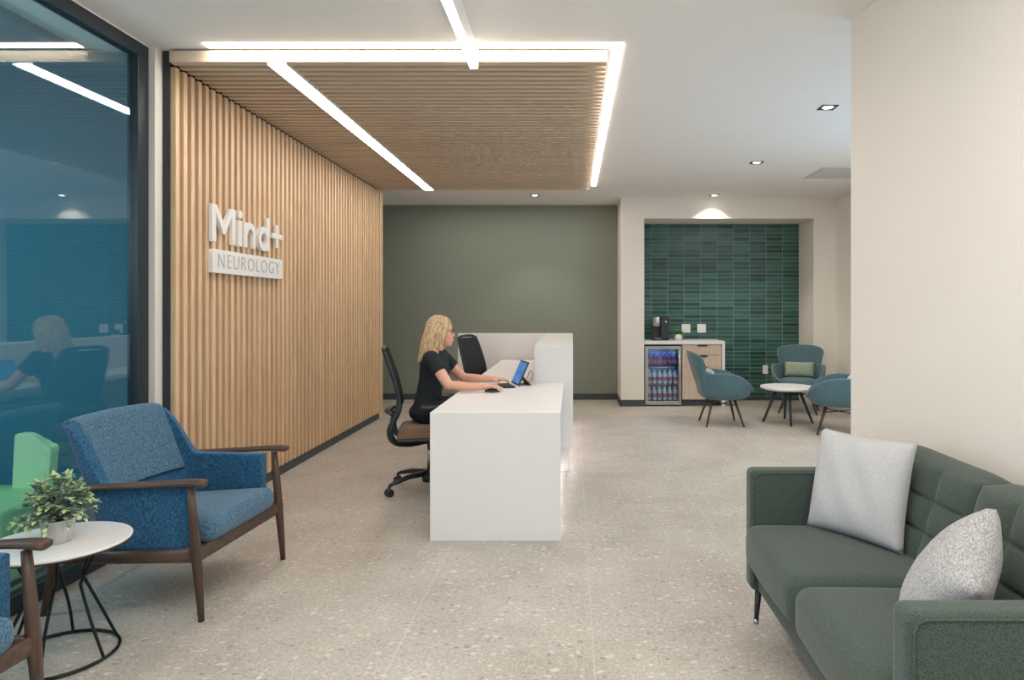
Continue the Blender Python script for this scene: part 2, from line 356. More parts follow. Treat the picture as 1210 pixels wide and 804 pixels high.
def rbox(bm, x0, x1, y0, y1, z0, z1, r, n=14, fn=None):
    lo = Vector((x0, y0, z0)); hi = Vector((x1, y1, z1)); t = bmesh.new()
    def sp(a, b, rr):      # samples, denser near both ends
        rr = min(rr, (b-a)/2*.999); e = [a+rr*(1-math.cos(k/4*PI/2)) for k in range(5)]
        m_ = [a+rr+(b-a-2*rr)*k/n for k in range(1, n)]; return e+m_+[b-(q-a) for q in e[::-1]]
    G = [sp(lo[i], hi[i], r) for i in range(3)]
    for ax in range(3):
        u, v = (ax+1) % 3, (ax+2) % 3
        for side in (0, 1):
            g = []
            for a in G[u]:
                row = []
                for c in G[v]:
                    p = Vector((0, 0, 0)); p[ax] = (lo, hi)[side][ax]; p[u] = a; p[v] = c
                    q = Vector([min(max(p[i], lo[i]+min(r, (hi[i]-lo[i])*.499)), hi[i]-min(r, (hi[i]-lo[i])*.499)) for i in range(3)])
                    d = p-q; p = q+d.normalized()*min(r, min(hi[i]-lo[i] for i in range(3))*.499) if d.length > 1e-9 else p
                    if fn: p = fn(p)
                    row.append(t.verts.new(p))
                g.append(row)
            for i in range(len(g)-1):
                for j in range(len(g[0])-1):
                    f = t.faces.new([g[i][j], g[i+1][j], g[i+1][j+1], g[i][j+1]]); f.smooth = True
    bmesh.ops.remove_doubles(t, verts=t.verts[:], dist=.0002); merge(bm, t); return bm
def orient(o, loc, normal_front, up):
    """o's local -Y faces normal_front, local Z follows up"""
    y = -Vector(normal_front).normalized(); z = Vector(up); z = (z-y*z.dot(y)).normalized(); x = y.cross(z)
    m = Matrix((x, y, z)).transposed().to_4x4(); m.translation = Vector(loc); o.matrix_world = m

CE = 2.905   # ceiling height
# ================================================================== SETTING
struct(link('floor', box(-2.9, 3.8, -3.5, 10.3, -.1, 0), M['floor']))
bm = bmesh.new(); bx(bm, -2.9, 3.8, -3.5, 10.3, CE, CE+.12); struct(link('ceiling', bm, M['ceiling']))
struct(link('wall_back', box(-3.6, .679, 10.196, 10.32, 0, CE), M['greenwall']))
struct(link('floor_corridor', box(-3.6, -2.9, 4.2, 10.3, -.1, 0), M['floor']))
struct(link('ceiling_corridor', box(-3.6, -2.9, 4.2, 10.3, CE, CE+.1), M['ceiling']))
struct(link('wall_corridor', box(-3.7, -3.6, 4.2, 10.3, 0, CE), M['cream']))
bm = bmesh.new()                                   # wall with the niche
bx(bm, .679, 1.003, 9.495, 10.3, 0, CE); bx(bm, 3.36, 3.8, 9.495, 10.3, 0, CE); bx(bm, 1.003, 3.36, 9.495, 10.3, 2.614, CE)
bx(bm, 1.003, 3.36, 10.135, 10.3, 0, 2.614)
struct(link('wall_niche', bm, M['cream']))
struct(link('wall_tile', box(1.003, 3.36, 10.117, 10.135, 0, 2.614), M['tile']))
struct(link('wall_right', box(3.67, 3.8, 6.3, 9.495, 0, CE), M['cream']))
bm = bmesh.new()
for y0, y1, z0, z1 in ((3.4, 4.0, 0, CE), (4.0, 6.3, 0, .45), (4.0, 6.3, 2.55, CE)): bx(bm, 3.67, 3.8, y0, y1, z0, z1)
struct(link('wall_right', bm, M['cream']))
# near right wall, slightly turned
bm = bmesh.new(); a = math.radians(8.2)
dirv = Vector((math.sin(a), -math.cos(a))); nrm = Vector((math.cos(a), math.sin(a)))
p0 = Vector((1.490, 3.648)); p1 = p0+dirv*7.3; q1 = p1+nrm*.14; q0 = p0+nrm*.14
prism(bm, [p0, p1, q1, q0], 2, 0, CE); struct(link('wall_right_near', bm, M['cream']))
struct(link('wall_right_return', box(1.6, 3.8, 3.45, 3.57, 0, CE), M['cream']))
# rear wall with window opening behind the camera
bm = bmesh.new(); bx(bm, -2.5, 2.8, -3.62, -3.5, 0, .35); bx(bm, -2.5, 2.8, -3.62, -3.5, 2.65, CE); bx(bm, 1.5, 2.8, -3.62, -3.5, .35, 2.65)
struct(link('wall_rear', bm, M['cream']))
# baseboards
struct(link('baseboard_back', box(-3.6, .679, 10.18, 10.196, 0, .09, .002), M['base']))
struct(link('baseboard_niche', box(.669, 1.02, 9.48, 9.495, 0, .09, .002), M['base']))
struct(link('baseboard_niche_side', box(.665, .679, 9.48, 10.18, 0, .09, .002), M['base']))
struct(link('baseboard_niche_right', box(3.36, 3.67, 9.48, 9.495, 0, .09, .002), M['base']))
struct(link('baseboard_tile', box(2.135, 3.36, 10.102, 10.117, 0, .03), M['base']))
struct(link('baseboard_left', box(-2.43, -2.385, 4.09, 8.425, 0, .078, .002), M['base']))
# left solid partition behind the slats and its pillar
struct(link('wall_left', box(-2.60, -2.436, 4.095, 8.58, 0, CE), M['darkback']))
struct(link('wall_left_pillar', box(-2.60, -2.446, 4.003, 4.085, 0, CE), M['cream']))
struct(link('trim_1', box(-2.446, -2.408, 4.075, 4.094, 0, CE), M['frame']))
# side room seen through the glass
bm = bmesh.new(); bx(bm, -6.1, -2.61, 4.09, 4.19, 0, CE); bx(bm, -6.2, -6.1, -3.5, 4.19, 0, CE); bx(bm, -6.1, -2.5, -3.6, -3.5, 0, CE)
struct(link('wall_side_room', bm, M['teal']))
struct(link('floor_side_room', box(-6.1, -2.9, -3.5, 4.09, -.1, 0), M['tealcarpet']))
struct(link('ceiling_side_room', box(-6.1, -2.9, -3.5, 4.09, CE-.05, CE+.1), M['teal']))
# glazed partition = window_1
X0, X1 = -2.545, -2.482
win = bpy.data.objects.new('window_1', None); COL.objects.link(win); win.location = (-2.51, 0, 0); win['kind'] = 'structure'
def local(bm, root):
    bmesh.ops.translate(bm, verts=bm.verts[:], vec=-Vector(root.location)); return bm
bm = bmesh.new()
bx(bm, X0, X1, -3.5, 4.003, CE-.085, CE-.008, .003); bx(bm, X0, X1, -3.5, 4.003, 0, .085, .003)
for y in (3.905, .55, -3.4): bx(bm, X0, X1, y, y+.098, .085, CE-.085, .003)
link('window_frame', local(bm, win), M['frame'], win)
bm = bmesh.new(); bx(bm, -2.515, -2.507, .648, 3.905, .085, CE-.085); link('glass_pane', local(bm, win), M['glass'], win)
bm = bmesh.new(); bx(bm, -2.515, -2.507, -3.302, .55, .085, CE-.085); link('glass_pane', local(bm, win), M['glass'], win)
struct(link('trim_2', box(-2.60, -2.482, -3.5, 4.0, CE-.008, CE), M['cream']))

# ---- slatted wall panel
t = thing('slatted_wall_panel', 'tall oak slat wall panel with vertical battens behind the white lettering', 'wall panel', (-2.40, 6.2498, 0))
bm = bmesh.new(); P = .0833
for i in range(52):
    y = 4.094+i*P
    bx(bm, -2.436, -2.376, y, y+.041, .078, 2.815, .0015, 1)
link('slats', local(bm, t), M['slat'], t)
bm = bmesh.new(); bx(bm, -2.44, -2.433, 4.094, 8.43, .078, 2.82); link('backing_board', local(bm, t), M['slatback'], t)
bm = bmesh.new(); bx(bm, -2.436, -2.376, 8.44, 8.50, 0.0, 2.815, .002); bx(bm, -2.436, -2.376, 8.515, 8.57, 0, 2.815, .002)
link('end_post', local(bm, t), M['slat'], t)
# ---- slatted ceiling panel
t = thing('slatted_ceiling_panel', 'suspended oak slat ceiling panel above the reception desk', 'ceiling panel', (-1.08, 6.2178, 2.824))
bm = bmesh.new()
for i in range(52):
    y = 4.062+i*P
    for xa, xb in ((-2.385, -1.82), (-1.692, .205)): bx(bm, xa, xb, y, y+.042, 2.824, 2.888, .0015, 1)
link('slats', local(bm, t), M['slatc'], t)
bm = bmesh.new(); bx(bm, -2.382, .207, 4.036, 4.054, 2.824, 2.893, .002); bx(bm, -2.40, .207, 8.39, 8.405, 2.824, 2.893, .002)
link('fascia_board', local(bm, t), M['slatc'], t)
bm = bmesh.new(); bx(bm, -2.385, .07, 4.056, 8.388, 2.8885, 2.893); link('backing_board', local(bm, t), M['darkback'], t)
bm = bmesh.new()
for x in (-2.2, -1.5, -.9, -.25, .03):
    for y in (4.1, 6.2, 8.2): bx(bm, x-.02, x+.02, y-.02, y+.02, 2.893, CE)
link('hanger', local(bm, t), M['steel'], t)

# ================================================================== LIGHTS
def strip(name, label, segs, z0, z1, housing=None, mat='led'):
    c = segs[0]; t = thing(name, label, 'ceiling light', ((c[0]+c[1])/2, (c[2]+c[3])/2, z0))
    bm = bmesh.new()
    for s in segs: bx(bm, s[0], s[1], s[2], s[3], z0, z1)
    link('diffuser', local(bm, t), M[mat], t)
    if housing:
        bm = bmesh.new()
        for h in housing: bx(bm, *h)
        link('housing', local(bm, t), M['whitep'], t)
    return t
strip('linear_ceiling_light', 'L-shaped glowing light line edging the wood slat ceiling', [(-2.14, .2987, 3.95, 4.018), (.243, .2987, 4.018, 8.58)], CE-.004, CE+.004)
strip('linear_ceiling_light', 'long light line set into the wood slats above the desk', [(-1.806, -1.703, 4.062, 8.385)], 2.816, 2.824,
      [(-1.818, -1.808, 4.056, 8.389, 2.816, 2.868), (-1.701, -1.694, 4.056, 8.389, 2.816, 2.868), (-1.808, -1.701, 4.056, 8.389, 2.826, 2.868)])
strip('linear_ceiling_light', 'surface mounted light bar running from the wood panel toward the viewer', [(-.600, -.558, -1.0, 4.030)], 2.783, 2.789,
      [(-.604, -.554, -1.0, 4.034, 2.790, CE)])
def spot(x, y, label, power=16, size=1.7, lampx=0):
    t = thing('downlight', label, 'downlight', (x, y, CE), 0, 'recessed square downlights')
    bm = bmesh.new()
    for a, b, c, d in ((-.062, .062, -.062, -.045), (-.062, .062, .045, .062), (-.062, -.045, -.045, .045), (.045, .062, -.045, .045)): bx(bm, a, b, c, d, -.006, 0.0)
    link('trim_ring', bm, M['blackmetal'], t)
    bm = bmesh.new(); lathe(bm, [(.001, -.003), (.034, -.003), (.034, -.001), (.001, -.001)], 20); link('lamp_face', bm, M['spot'], t)
    l = bpy.data.lights.new('downlight_lamp', 'SPOT'); l.energy = power; l.spot_size = size; l.spot_blend = .5; l.color = (1, .9, .78); l.shadow_soft_size = .03
    o = bpy.data.objects.new('downlight_lamp', l); o.location = (x, y, CE-.02); COL.objects.link(o); return t
spot(1.955, 5.22, 'square ceiling downlight nearest the viewer, beside the right wall')
spot(1.946, 7.2, 'square ceiling downlight above the round table, middle of its row')
spot(1.94, 9.31, 'square ceiling downlight just in front of the tiled niche', 26, 1.9)
spot(-.508, 9.31, 'square ceiling downlight in front of the dark green wall')
# return air grille
t = thing('ceiling_vent', 'flat grey square vent panel in the ceiling at right', 'vent', (3.05, 7.77, CE))
bm = bmesh.new(); bx(bm, -.31, .31, -.31, .31, -.006, 0, .002); link('vent_frame', bm, M['vent'], t)
bm = bmesh.new()
for i in range(14): bx(bm, -.28, .28, -.27+i*.04, -.255+i*.04, -.010, -.006)
link('vent_louvre', bm, M['vent'], t)

# ================================================================== SIGN
t = thing('wall_sign', 'white raised clinic lettering above a white plaque on the slat wall', 'sign', (-2.36, 4.99, 1.68))
SX = .0145   # front of letters is local +x
def letter_obj(bm, u):
    o = link('letter', bm, M['whitep'], t, (0, u-4.99, 1.805-1.68)); return o
def arc(bm, cy, cz, ry, rz, wd, a0, a1, n=18):
    o_ = []; i_ = []
    for k in range(n+1):
        a = math.radians(a0+(a1-a0)*k/n)
        o_.append((cy+ry*math.cos(a), cz+rz*math.sin(a))); i_.append((cy+(ry-wd)*math.cos(a), cz+(rz-wd)*math.sin(a)))
    for k in range(n): prism(bm, [o_[k], o_[k+1], i_[k+1], i_[k]], 0, -SX, SX)
W = .048; XS = [0]
def bar(bm, u0, u1, z0, z1, bev=.003):
    XS[0] = (XS[0]+1) % 5; q = SX-.0006*XS[0]; bx(bm, -q, q, u0, u1, z0, z1, bev, 1)
def pr2(bm, poly):
    XS[0] = (XS[0]+1) % 5; q = SX-.0006*XS[0]; prism(bm, poly, 0, -q, q)
b = bmesh.new(); bar(b, 0, W, 0, .248); bar(b, .262, .262+W, 0, .248)                 # M
pr2(b, [(W*.25, .248), (.060, .248), (.167, .110), (.155, .062), (.143, .062)])
pr2(b, [(.250, .248), (.310-W*.25, .248), (.167, .062), (.155, .062), (.143, .110)]); letter_obj(b, 4.455)
b = bmesh.new(); bar(b, 0, W, 0, .183); prism(b, [(.024+.029*math.cos(a), .226+.029*math.sin(a)) for a in [2*PI*k/20 for k in range(20)]], 0, -SX, SX); letter_obj(b, 4.806)   # i
b = bmesh.new(); bar(b, 0, W, 0, .183); arc(b, .093, .098, .086, .088, W, 0, 180); bar(b, .131, .179, 0, .099); letter_obj(b, 4.890)   # n
b = bmesh.new(); arc(b, .092, .09, .092, .093, .046, 0, 360, 30); bar(b, .142, .190, 0, .258); letter_obj(b, 5.112)                    # d
b = bmesh.new(); bar(b, .074, .114, .040, .222); bar(b, 0, .188, .112, .152); letter_obj(b, 5.345)                                     # +
pl = []
def rc(cy, cz, r, a0): return [(cy+r*math.cos(math.radians(a0+k*15)), cz+r*math.sin(math.radians(a0+k*15))) for k in range(7)]
pl = rc(1.065-.012, .0+.035-.02, .012, 270) ; 
y0, y1, z0, z1 = 4.455-4.99, 5.535-4.99, 1.602-1.68, 1.758-1.68
pl = [(y0, z0)]+rc(y1-.03, z0+.03, .03, 270)+[(y1, z1)]+rc(y0+.03, z1-.03, .03, 90)
b = bmesh.new(); prism(b, pl, 0, -SX, SX-.002); plq = link('plaque', b, M['whitep'], t)
tx = bpy.data.curves.new('txt', 'FONT'); tx.body = 'NEUROLOGY'; tx.size = .138; tx.space_character = 1.22; tx.offset = -.0022; tx.extrude = .0012
tx.align_x = 'CENTER'; tx.align_y = 'CENTER'
to = bpy.data.objects.new('txt', tx); COL.objects.link(to); dg = bpy.context.evaluated_depsgraph_get(); dg.update()
me = bpy.data.meshes.new_from_object(to.evaluated_get(dg)); bpy.data.objects.remove(to)
mm = Matrix(((0, 0, 1, SX-.001), (1, 0, 0, 0), (0, 1, 0, 0), (0, 0, 0, 1)))
me.transform(mm); lo = bpy.data.objects.new('plaque_lettering', me); COL.objects.link(lo); lo.parent = plq; lo.location = (0, .005, 0); me.materials.clear(); me.materials.append(M['labelgrey'])

# ================================================================== RECEPTION DESK
t = thing('reception_desk', 'long white reception desk with a raised transaction counter', 'desk', (-.45, 6.0, 0))
b = box(-.834, -.067, 4.004, 4.045, 0, .755, .0025); link('end_panel', local(b, t), M['white'], t)
b = box(-.834, -.067, 4.045, 8.12, .715, .755, .0025); link('worktop', local(b, t), M['white'], t)
b = box(-.13, -.115, 4.045, 5.70, .0, .715); link('side_panel', local(b, t), M['white'], t)
b = bmesh.new(); bx(b, -.309, .007, 5.60, 8.17, 1.036, 1.066, .002); link('counter_top', local(b, t), M['white'], t)
b = bmesh.new(); bx(b, -.309, .007, 5.602, 5.64, .225, 1.036, .001); bx(b, -.034, .007, 5.64, 8.17, .225, 1.036); bx(b, -.309, -.285, 5.64, 8.17, .755, 1.036)
link('counter_front', local(b, t), M['white'], t)
b = box(-1.367, .007, 8.17, 8.21, 0, 1.066, .002); link('end_screen', local(b, t), M['white'], t)
b = box(-.30, -.03, 5.71, 8.16, 0, .225); link('plinth', local(b, t), M['white'], t)
b = bmesh.new(); bx(b, -.028, -.010, 5.78, 8.16, .219, .2248); bx(b, -.113, -.103, 4.06, 5.68, .012, .024); link('toe_light', local(b, t), M['ledlow'], t)

# ================================================================== OFFICE CHAIRS
def office_chair(label, loc, rz):
    """faces local +x"""
    t = thing('office_chair', label, 'office chair', loc, rz)
    b = bmesh.new(); lathe(b, [(.001, .06), (.05, .06), (.055, .12), (.035, .15), (.001, .15)], 20)
    link('base_hub', b, M['black'], t)
    for k in range(5):
        a = math.radians(209+72*k); c, s = math.cos(a), math.sin(a)
        b = bmesh.new(); tube(b, [(c*.03, s*.03, .125), (c*.17, s*.17, .118), (c*.30, s*.30, .088), (c*.325, s*.325, .075)], [.03, .024, .017, .014], 10, flat=.8)
        arm = link('base_leg', b, M['black'], t)
        b = bmesh.new()
        for q in (-.016, .016):
            tt = bmesh.new(); lathe(tt, [(.001, -.009), (.024, -.009), (.029, -.005), (.029, .005), (.024, .009), (.001, .009)], 18)
            merge(b, tt, Matrix.Translation((c*.325-s*q, s*.325+c*q, .029)) @ Matrix.Rotation(a, 4, 'Z') @ Matrix.Rotation(PI/2, 4, 'X'))
        tube(b, [(c*.325, s*.325, .03), (c*.325, s*.325, .078)], .010, 8)
        tube(b, [(c*.325-s*-.018, s*.325+c*-.018, .030), (c*.325-s*.018, s*.325+c*.018, .030)], .007, 8)
        link('castor', b, M['black'], arm)
    b = bmesh.new(); tube(b, [(0, 0, .14), (0, 0, .36)], .014, 14); link('gas_column', b, M['chrome'], t)
    b = bmesh.new(); bx(b, -.12, .14, -.08, .08, .355, .40, .015); link('tilt_mechanism', b, M['black'], t)
    b = bmesh.new(); bx(b, -.23, .25, -.24, .24, .40, .425, .012); link('seat_pan', b, M['black'], t)
    b = bmesh.new()
    def seat(u, v):
        x = -.23+.50*u; y = (v-.5)*.50
        e = (1-abs(2*u-1)**6)*(1-abs(2*v-1)**6)
        return Vector((x, y, .425+.075*max(0, e)**.4+.008*abs(2*v-1)**2-.012*max(0, u-.8)*5))
    grid(b, seat, 20, 20); bx(b, -.22, .26, -.24, .24, .42, .44, .01); link('seat', b, M['brown'], t)
    # back frame: two side rails in an S curve from beneath the seat
    prof = [(-.02, .375), (-.14, .365), (-.245, .40), (-.275, .48), (-.25, .56), (-.215, .64), (-.215, .72), (-.245, .84), (-.285, .96), (-.315, 1.05)]
    for s in (-1, 1):
        b = bmesh.new(); pts = []
        for i, (x, z) in enumerate(prof):
            wv = [.05, .10, .19, .225, .225, .225, .225, .22, .21, .19][i]; pts.append((x, s*wv, z))
        tube(b, cr_spline(pts, 30), [.027]*12+[.024]*6+[.015]*12, 10, flat=.8); link('back_frame', b, M['black'], t)
    b = bmesh.new(); tube(b, [(-.315, -.19, 1.05), (-.325, -.13, 1.07), (-.328, 0, 1.075), (-.325, .13, 1.07), (-.315, .19, 1.05)], .015, 10); link('top_rail', b, M['black'], t)
    b = bmesh.new()
    cur = cr_spline([(x, 0, z) for x, z in prof[4:]], 16)
    def back(u, v):
        p = cur[min(15, int(v*15+.001))]; wv = .225-.035*v**2
        return Vector((p.x-.022*(1-(2*u-1)**2), (2*u-1)*wv, p.z))
    grid(b, back, 14, 16); o = link('backrest', b, M['blackmesh'], t); solid(o, .012)
    b = bmesh.new()
    tube(b, [(-.255, -.22, .60), (-.29, -.1, .61), (-.295, 0, .61), (-.29, .1, .61), (-.255, .22, .60)], [.02, .03, .033, .03, .02], 10, flat=.5); link('lumbar_pad', b, M['black'], t)
    for s in (-1, 1):
        b = bmesh.new(); tube(b, [(.05, s*.20, .39), (.05, s*.275, .395), (.05, s*.295, .44), (.04, s*.295, .645)], [.018, .018, .020, .016], 10); am = link('armrest_post', b, M['black'], t)
        b = bmesh.new(); bx(b, -.06, .16, s*.295-.04, s*.295+.04, .645, .672, .011, 3); link('armrest_pad', b, M['black'], am)
    return t
office_chair('black mesh office chair with brown seat, the woman sits in it', (-1.08, 5.16, 0), math.radians(12))
office_chair('empty black office chair tucked at the far seat of the desk', (-.82, 7.15, .0), math.radians(-20))

# ================================================================== PERSON
pr = thing('person', 'woman with long blonde hair in black top seated typing at the white desk', 'person', (-1.10, 5.24, 0))
def V(X, Y, Z): return Vector((X+1.10, Y-5.24, Z))
def cap(b, pts, rs, n=14):
    tube(b, pts, rs, n); ell(b, pts[0], (rs[0],)*3, nu=14, nv=8); ell(b, pts[-1], (rs[-1],)*3, nu=14, nv=8)
    for p, r in zip(pts[1:-1], rs[1:-1]): ell(b, p, (r*.99,)*3, nu=14, nv=8)
H = V(-1.005, 5.24, 1.185)      # head centre
shN, elN, wrN = V(-1.045, 5.075, .990), V(-.905, 5.00, .800), V(-.665, 4.985, .792)
shF, elF, wrF = V(-1.045, 5.415, .990), V(-.880, 5.52, .805), V(-.655, 5.49, .797)
b = bmesh.new()
ell(b, H+Vector((-.012, 0, .018)), (.094, .072, .098), nu=20, nv=14)
ell(b, H+Vector((.030, 0, -.045)), (.060, .054, .066)); ell(b, H+Vector((.058, 0, -.092)), (.024, .024, .020))
ell(b, H+Vector((.060, 0, .030)), (.024, .052, .034)); ell(b, H+Vector((.040, 0, .0)), (.048, .060, .060)); ell(b, H+Vector((.064, .030, -.035)), (.022, .022, .025)); ell(b, H+Vector((.064, -.030, -.035)), (.022, .022, .025))
tube(b, [H+Vector((.074, 0, .014)), H+Vector((.088, 0, -.010)), H+Vector((.098, 0, -.026))], [.009, .010, .011], 10); ell(b, H+Vector((.092, 0, -.030)), (.013, .015, .010))
ell(b, H+Vector((.087, 0, -.058)), (.009, .020, .006)); ell(b, H+Vector((.084, 0, -.070)), (.009, .018, .007))
for s in (-1, 1): ell(b, H+Vector((-.008, s*.074, -.008)), (.016, .009, .028))
nb = V(-1.055, 5.24, 1.02)
cap(b, [nb, H+Vector((-.015, 0, -.06))], [.056, .050])
cap(b, [V(-1.06, 5.24, 1.0), V(-1.075, 5.24, .86), V(-1.095, 5.24, .72), V(-1.10, 5.24, .62)], [.08, .09, .085, .085])
cap(b, [shN, V(-1.05, 5.24, 1.01), shF], [.05, .06, .05])
for sh, el_, wr in ((shN, elN, wrN), (shF, elF, wrF)):
    cap(b, [sh, sh.lerp(el_, .45), el_], [.050, .045, .038]); cap(b, [el_, el_.lerp(wr, .35), wr], [.038, .036, .025])
for s in (-1, 1):                                                            # legs
    hip = V(-1.10, 5.24+s*.09, .565); kn = V(-.66, 5.24+s*.11, .60); an = V(-.60, 5.24+s*.12, .12)
    cap(b, [hip, kn], [.072, .052]); cap(b, [kn, kn.lerp(an, .3), an], [.055, .052, .036]); cap(b, [an+Vector((0, 0, -.03)), an+Vector((.13, 0, -.07))], [.036, .026])
def hand(b, wr, side, drop, curl):
    """palm forward along +x, fingers curled down; side = +1 thumb toward +y"""
    pc = wr+Vector((.048, 0, -.004+drop))
    ell(b, pc, (.046, .037, .015)); cap(b, [wr, pc], [.024, .020])
    L = [.062, .072, .067, .052]
    for i in range(4):
        y = (1.5-i)*.0195*side
        k = pc+Vector((.036, y, .004)); l = L[i]
        p1 = k+Vector((l*.45, y*.15, -.002)); p2 = p1+Vector((l*.32, 0, -l*.20*curl)); p3 = p2+Vector((l*.14, 0, -l*.24*curl))
        cap(b, [k-Vector((.018, y*.1, 0)), k, p1, p2, p3], [.0105, .0098, .0088, .0078, .0066], 10)
    th = pc+Vector((-.022, side*.030, -.002)); cap(b, [th, th+Vector((.022, side*.022, -.006)), th+Vector((.050, side*.026, -.012))], [.013, .0105, .008], 10)
hand(b, wrN, 1, .006, 1.0); hand(b, wrF, -1, .0, .8)
body = blob('body', b, .0055, M['skin'], pr, 3)
# shirt
b = bmesh.new()
R = Matrix.Rotation(math.radians(-6), 3, 'Y')
tube(b, cr_spline([V(-1.115, 5.24, .565), V(-1.108, 5.24, .64), V(-1.095, 5.24, .73), V(-1.075, 5.24, .83), V(-1.060, 5.24, .92), V(-1.055, 5.24, .985), V(-1.052, 5.24, 1.03), V(-1.05, 5.24, 1.05)], 22),
     [.170, .168, .163, .156, .150, .145, .142, .142, .143, .146, .150, .155, .158, .160, .160, .158, .155, .150, .135, .115, .095, .075], 28, flat=.66, up=(1, 0, 0))
ell(b, V(-.995, 5.185, .885), (.050, .062, .062)); ell(b, V(-.995, 5.295, .885), (.050, .062, .062))
for sh, el_ in ((shN, elN), (shF, elF)):
    mid = sh.lerp(el_, .50); dr = (el_-sh).normalized()
    tube(b, [sh-dr*.02, sh, sh.lerp(el_, .25), mid], [.052, .062, .062, .060], 16); ell(b, sh, (.064,)*3)
shirt = blob('shirt', b, .007, M['shirt'], pr, 8)
b = bmesh.new()
ell(b, V(-1.12, 5.24, .575), (.13, .175, .085))
for s in (-1, 1):
    hip = V(-1.10, 5.24+s*.085, .575); kn = V(-.66, 5.24+s*.11, .60); an = V(-.60, 5.24+s*.12, .16)
    cap(b, [hip, hip.lerp(kn, .5), kn], [.095, .085, .068]); cap(b, [kn, kn.lerp(an, .3), an], [.067, .062, .048])
blob('trousers', b, .01, M['trouser'], pr, 3)
b = bmesh.new()
for s in (-1, 1):
    b = bmesh.new(); c = V(-.545, 5.24+s*.12, .045); bx(b, c.x-.10, c.x+.15, c.y-.043, c.y+.043, 0, .075, .03, 3)
    link('shoe', b, M['black'], pr, smooth=True)
# hair
def hair_mat():
    k = NT('blonde_hair'); tc = k.n('ShaderNodeTexCoord'); mp = k.n('ShaderNodeMapping'); mp.inputs['Scale'].default_value = (1, 1, .05); mp.inputs['Rotation'].default_value = (0, -.25, 0)
    k.l(tc, 'Object', mp, 0); nz = k.n('ShaderNodeTexNoise'); nz.inputs['Scale'].default_value = 120; nz.inputs['Detail'].default_value = 4; k.l(mp, 0, nz, 'Vector')
    cr = k.n('ShaderNodeValToRGB'); e = cr.color_ramp.elements; e[0].position = .35; e[0].color = rgb(158, 122, 84); e[1].position = .65; e[1].color = rgb(228, 200, 160); k.l(nz, 'Fac', cr, 0)
    k.l(cr, 0, k.b, 'Base Color'); k.b.inputs['Roughness'].default_value = .42
    bp = k.n('ShaderNodeBump'); bp.inputs['Strength'].default_value = .6; bp.inputs['Distance'].default_value = .004; k.l(nz, 'Fac', bp, 'Height'); k.l(bp, 'Normal', k.b, 'Normal'); return k.m
b = bmesh.new()
ell(b, H+Vector((-.022, 0, .032)), (.100, .084, .100), nu=20, nv=14)
for s_ in (-1, 1): tube(b, cr_spline([H+Vector((.015, 0, .112)), H+Vector((.050, s_*.046, .080)), H+Vector((.040, s_*.074, .020)), H+Vector((.022, s_*.082, -.06)), H+Vector((.006, s_*.080, -.14))], 12), [.012, .016, .018, .020, .021, .021, .021, .020, .018, .016, .012, .006], 8)
for k in range(15):
    a = math.radians(58+(302-58)*k/14); c, s = math.cos(a), math.sin(a)
    r0 = .070; top = H+Vector((-.03+c*.062, s*.064, .045))
    m1 = H+Vector((-.035+c*.080, s*.083, -.03)); m2 = H+Vector((-.062+c*.075, s*.088, -.10)); m3 = H+Vector((-.100+c*.050, s*.100, -.175)); 
    if c > -.2: m3 = H+Vector((-.075+c*.06, s*.085, -.165)); 
    e = m3+Vector((-.022, s*.008, -.05-.02*random.random()))
    tube(b, cr_spline([top, m1, m2, m3, e], 12), [.026, .026, .026, .025, .024, .024, .023, .022, .020, .017, .012, .006], 8)
hair = blob('hair', b, .005, hair_mat(), pr, 3)
b = bmesh.new()
for s in (-1, 1):
    c = H+Vector((.094, s*.031, .006)); pts = [c+Vector((-abs(math.sin(a))*0-.25*abs(s*.024*math.cos(a)), .024*math.cos(a), .018*math.sin(a))) for a in [2*PI*k/16 for k in range(17)]]
    tube(b, pts, .0022, 6, cap=False); tube(b, [c+Vector((-.004, s*.024, .006)), H+Vector((.03, s*.076, .008)), H+Vector((-.01, s*.080, .004))], .002, 6)
tube(b, [H+Vector((.096, -.008, .010)), H+Vector((.098, 0, .012)), H+Vector((.096, .008, .010))], .002, 6)
link('eyeglasses', b, M['black'], pr)

# ================================================================== DESK ITEMS
t = thing('tablet_computer', 'tablet computer with blue screen propped up on the white desk', 'tablet', (-.463, 5.475, .755), math.atan2(.25, -.078)-PI/2)
# local: screen width along y, faces local ... built then turned
def screen_mat():
    k = NT('screen_blue'); tc = k.n('ShaderNodeTexCoord'); sp = k.n('ShaderNodeSeparateXYZ'); k.l(tc, 'Generated', sp, 0)
    nz = k.n('ShaderNodeTexNoise'); nz.inputs['Scale'].default_value = 3; k.l(tc, 'Generated', nz, 'Vector')
    cr = k.n('ShaderNodeValToRGB'); e = cr.color_ramp.elements; e[0].color = rgb(40, 84, 140); e[1].color = rgb(96, 140, 190); k.l(nz, 'Fac', cr, 0)
    e2 = k.n('ShaderNodeEmission'); e2.inputs[1].default_value = .75; k.l(cr, 0, e2, 0); k.l(e2, 0, k.out, 'Surface'); return k.m
tilt = math.radians(24)
def tl(x, z): return (x*math.cos(tilt)+z*math.sin(tilt), x*-math.sin(tilt)+z*math.cos(tilt))
def slab(x0, x1, y0, y1, z0, z1):
    b = box(x0, x1, y0, y1, z0, z1, .0015, 2)
    for v in b.verts: v.co.x, v.co.z = tl(v.co.x, v.co.z)
    return b
link('tablet_body', slab(0, .010, -.132, .132, .004, .205), M['black'], t)
link('screen', slab(-.0012, -.0002, -.122, .122, .016, .193), screen_mat(), t)
b = bmesh.new(); prism(b, [(.035, .075), (.045, .078), (.115, .002), (.105, 0.0)], 1, -.10, .10); link('stand', b, M['black'], t)
t = thing('keyboard', 'slim black keyboard lying between her hands and the tablet', 'keyboard', (-.515, 5.33, .755), math.atan2(.25, -.078)-PI/2)
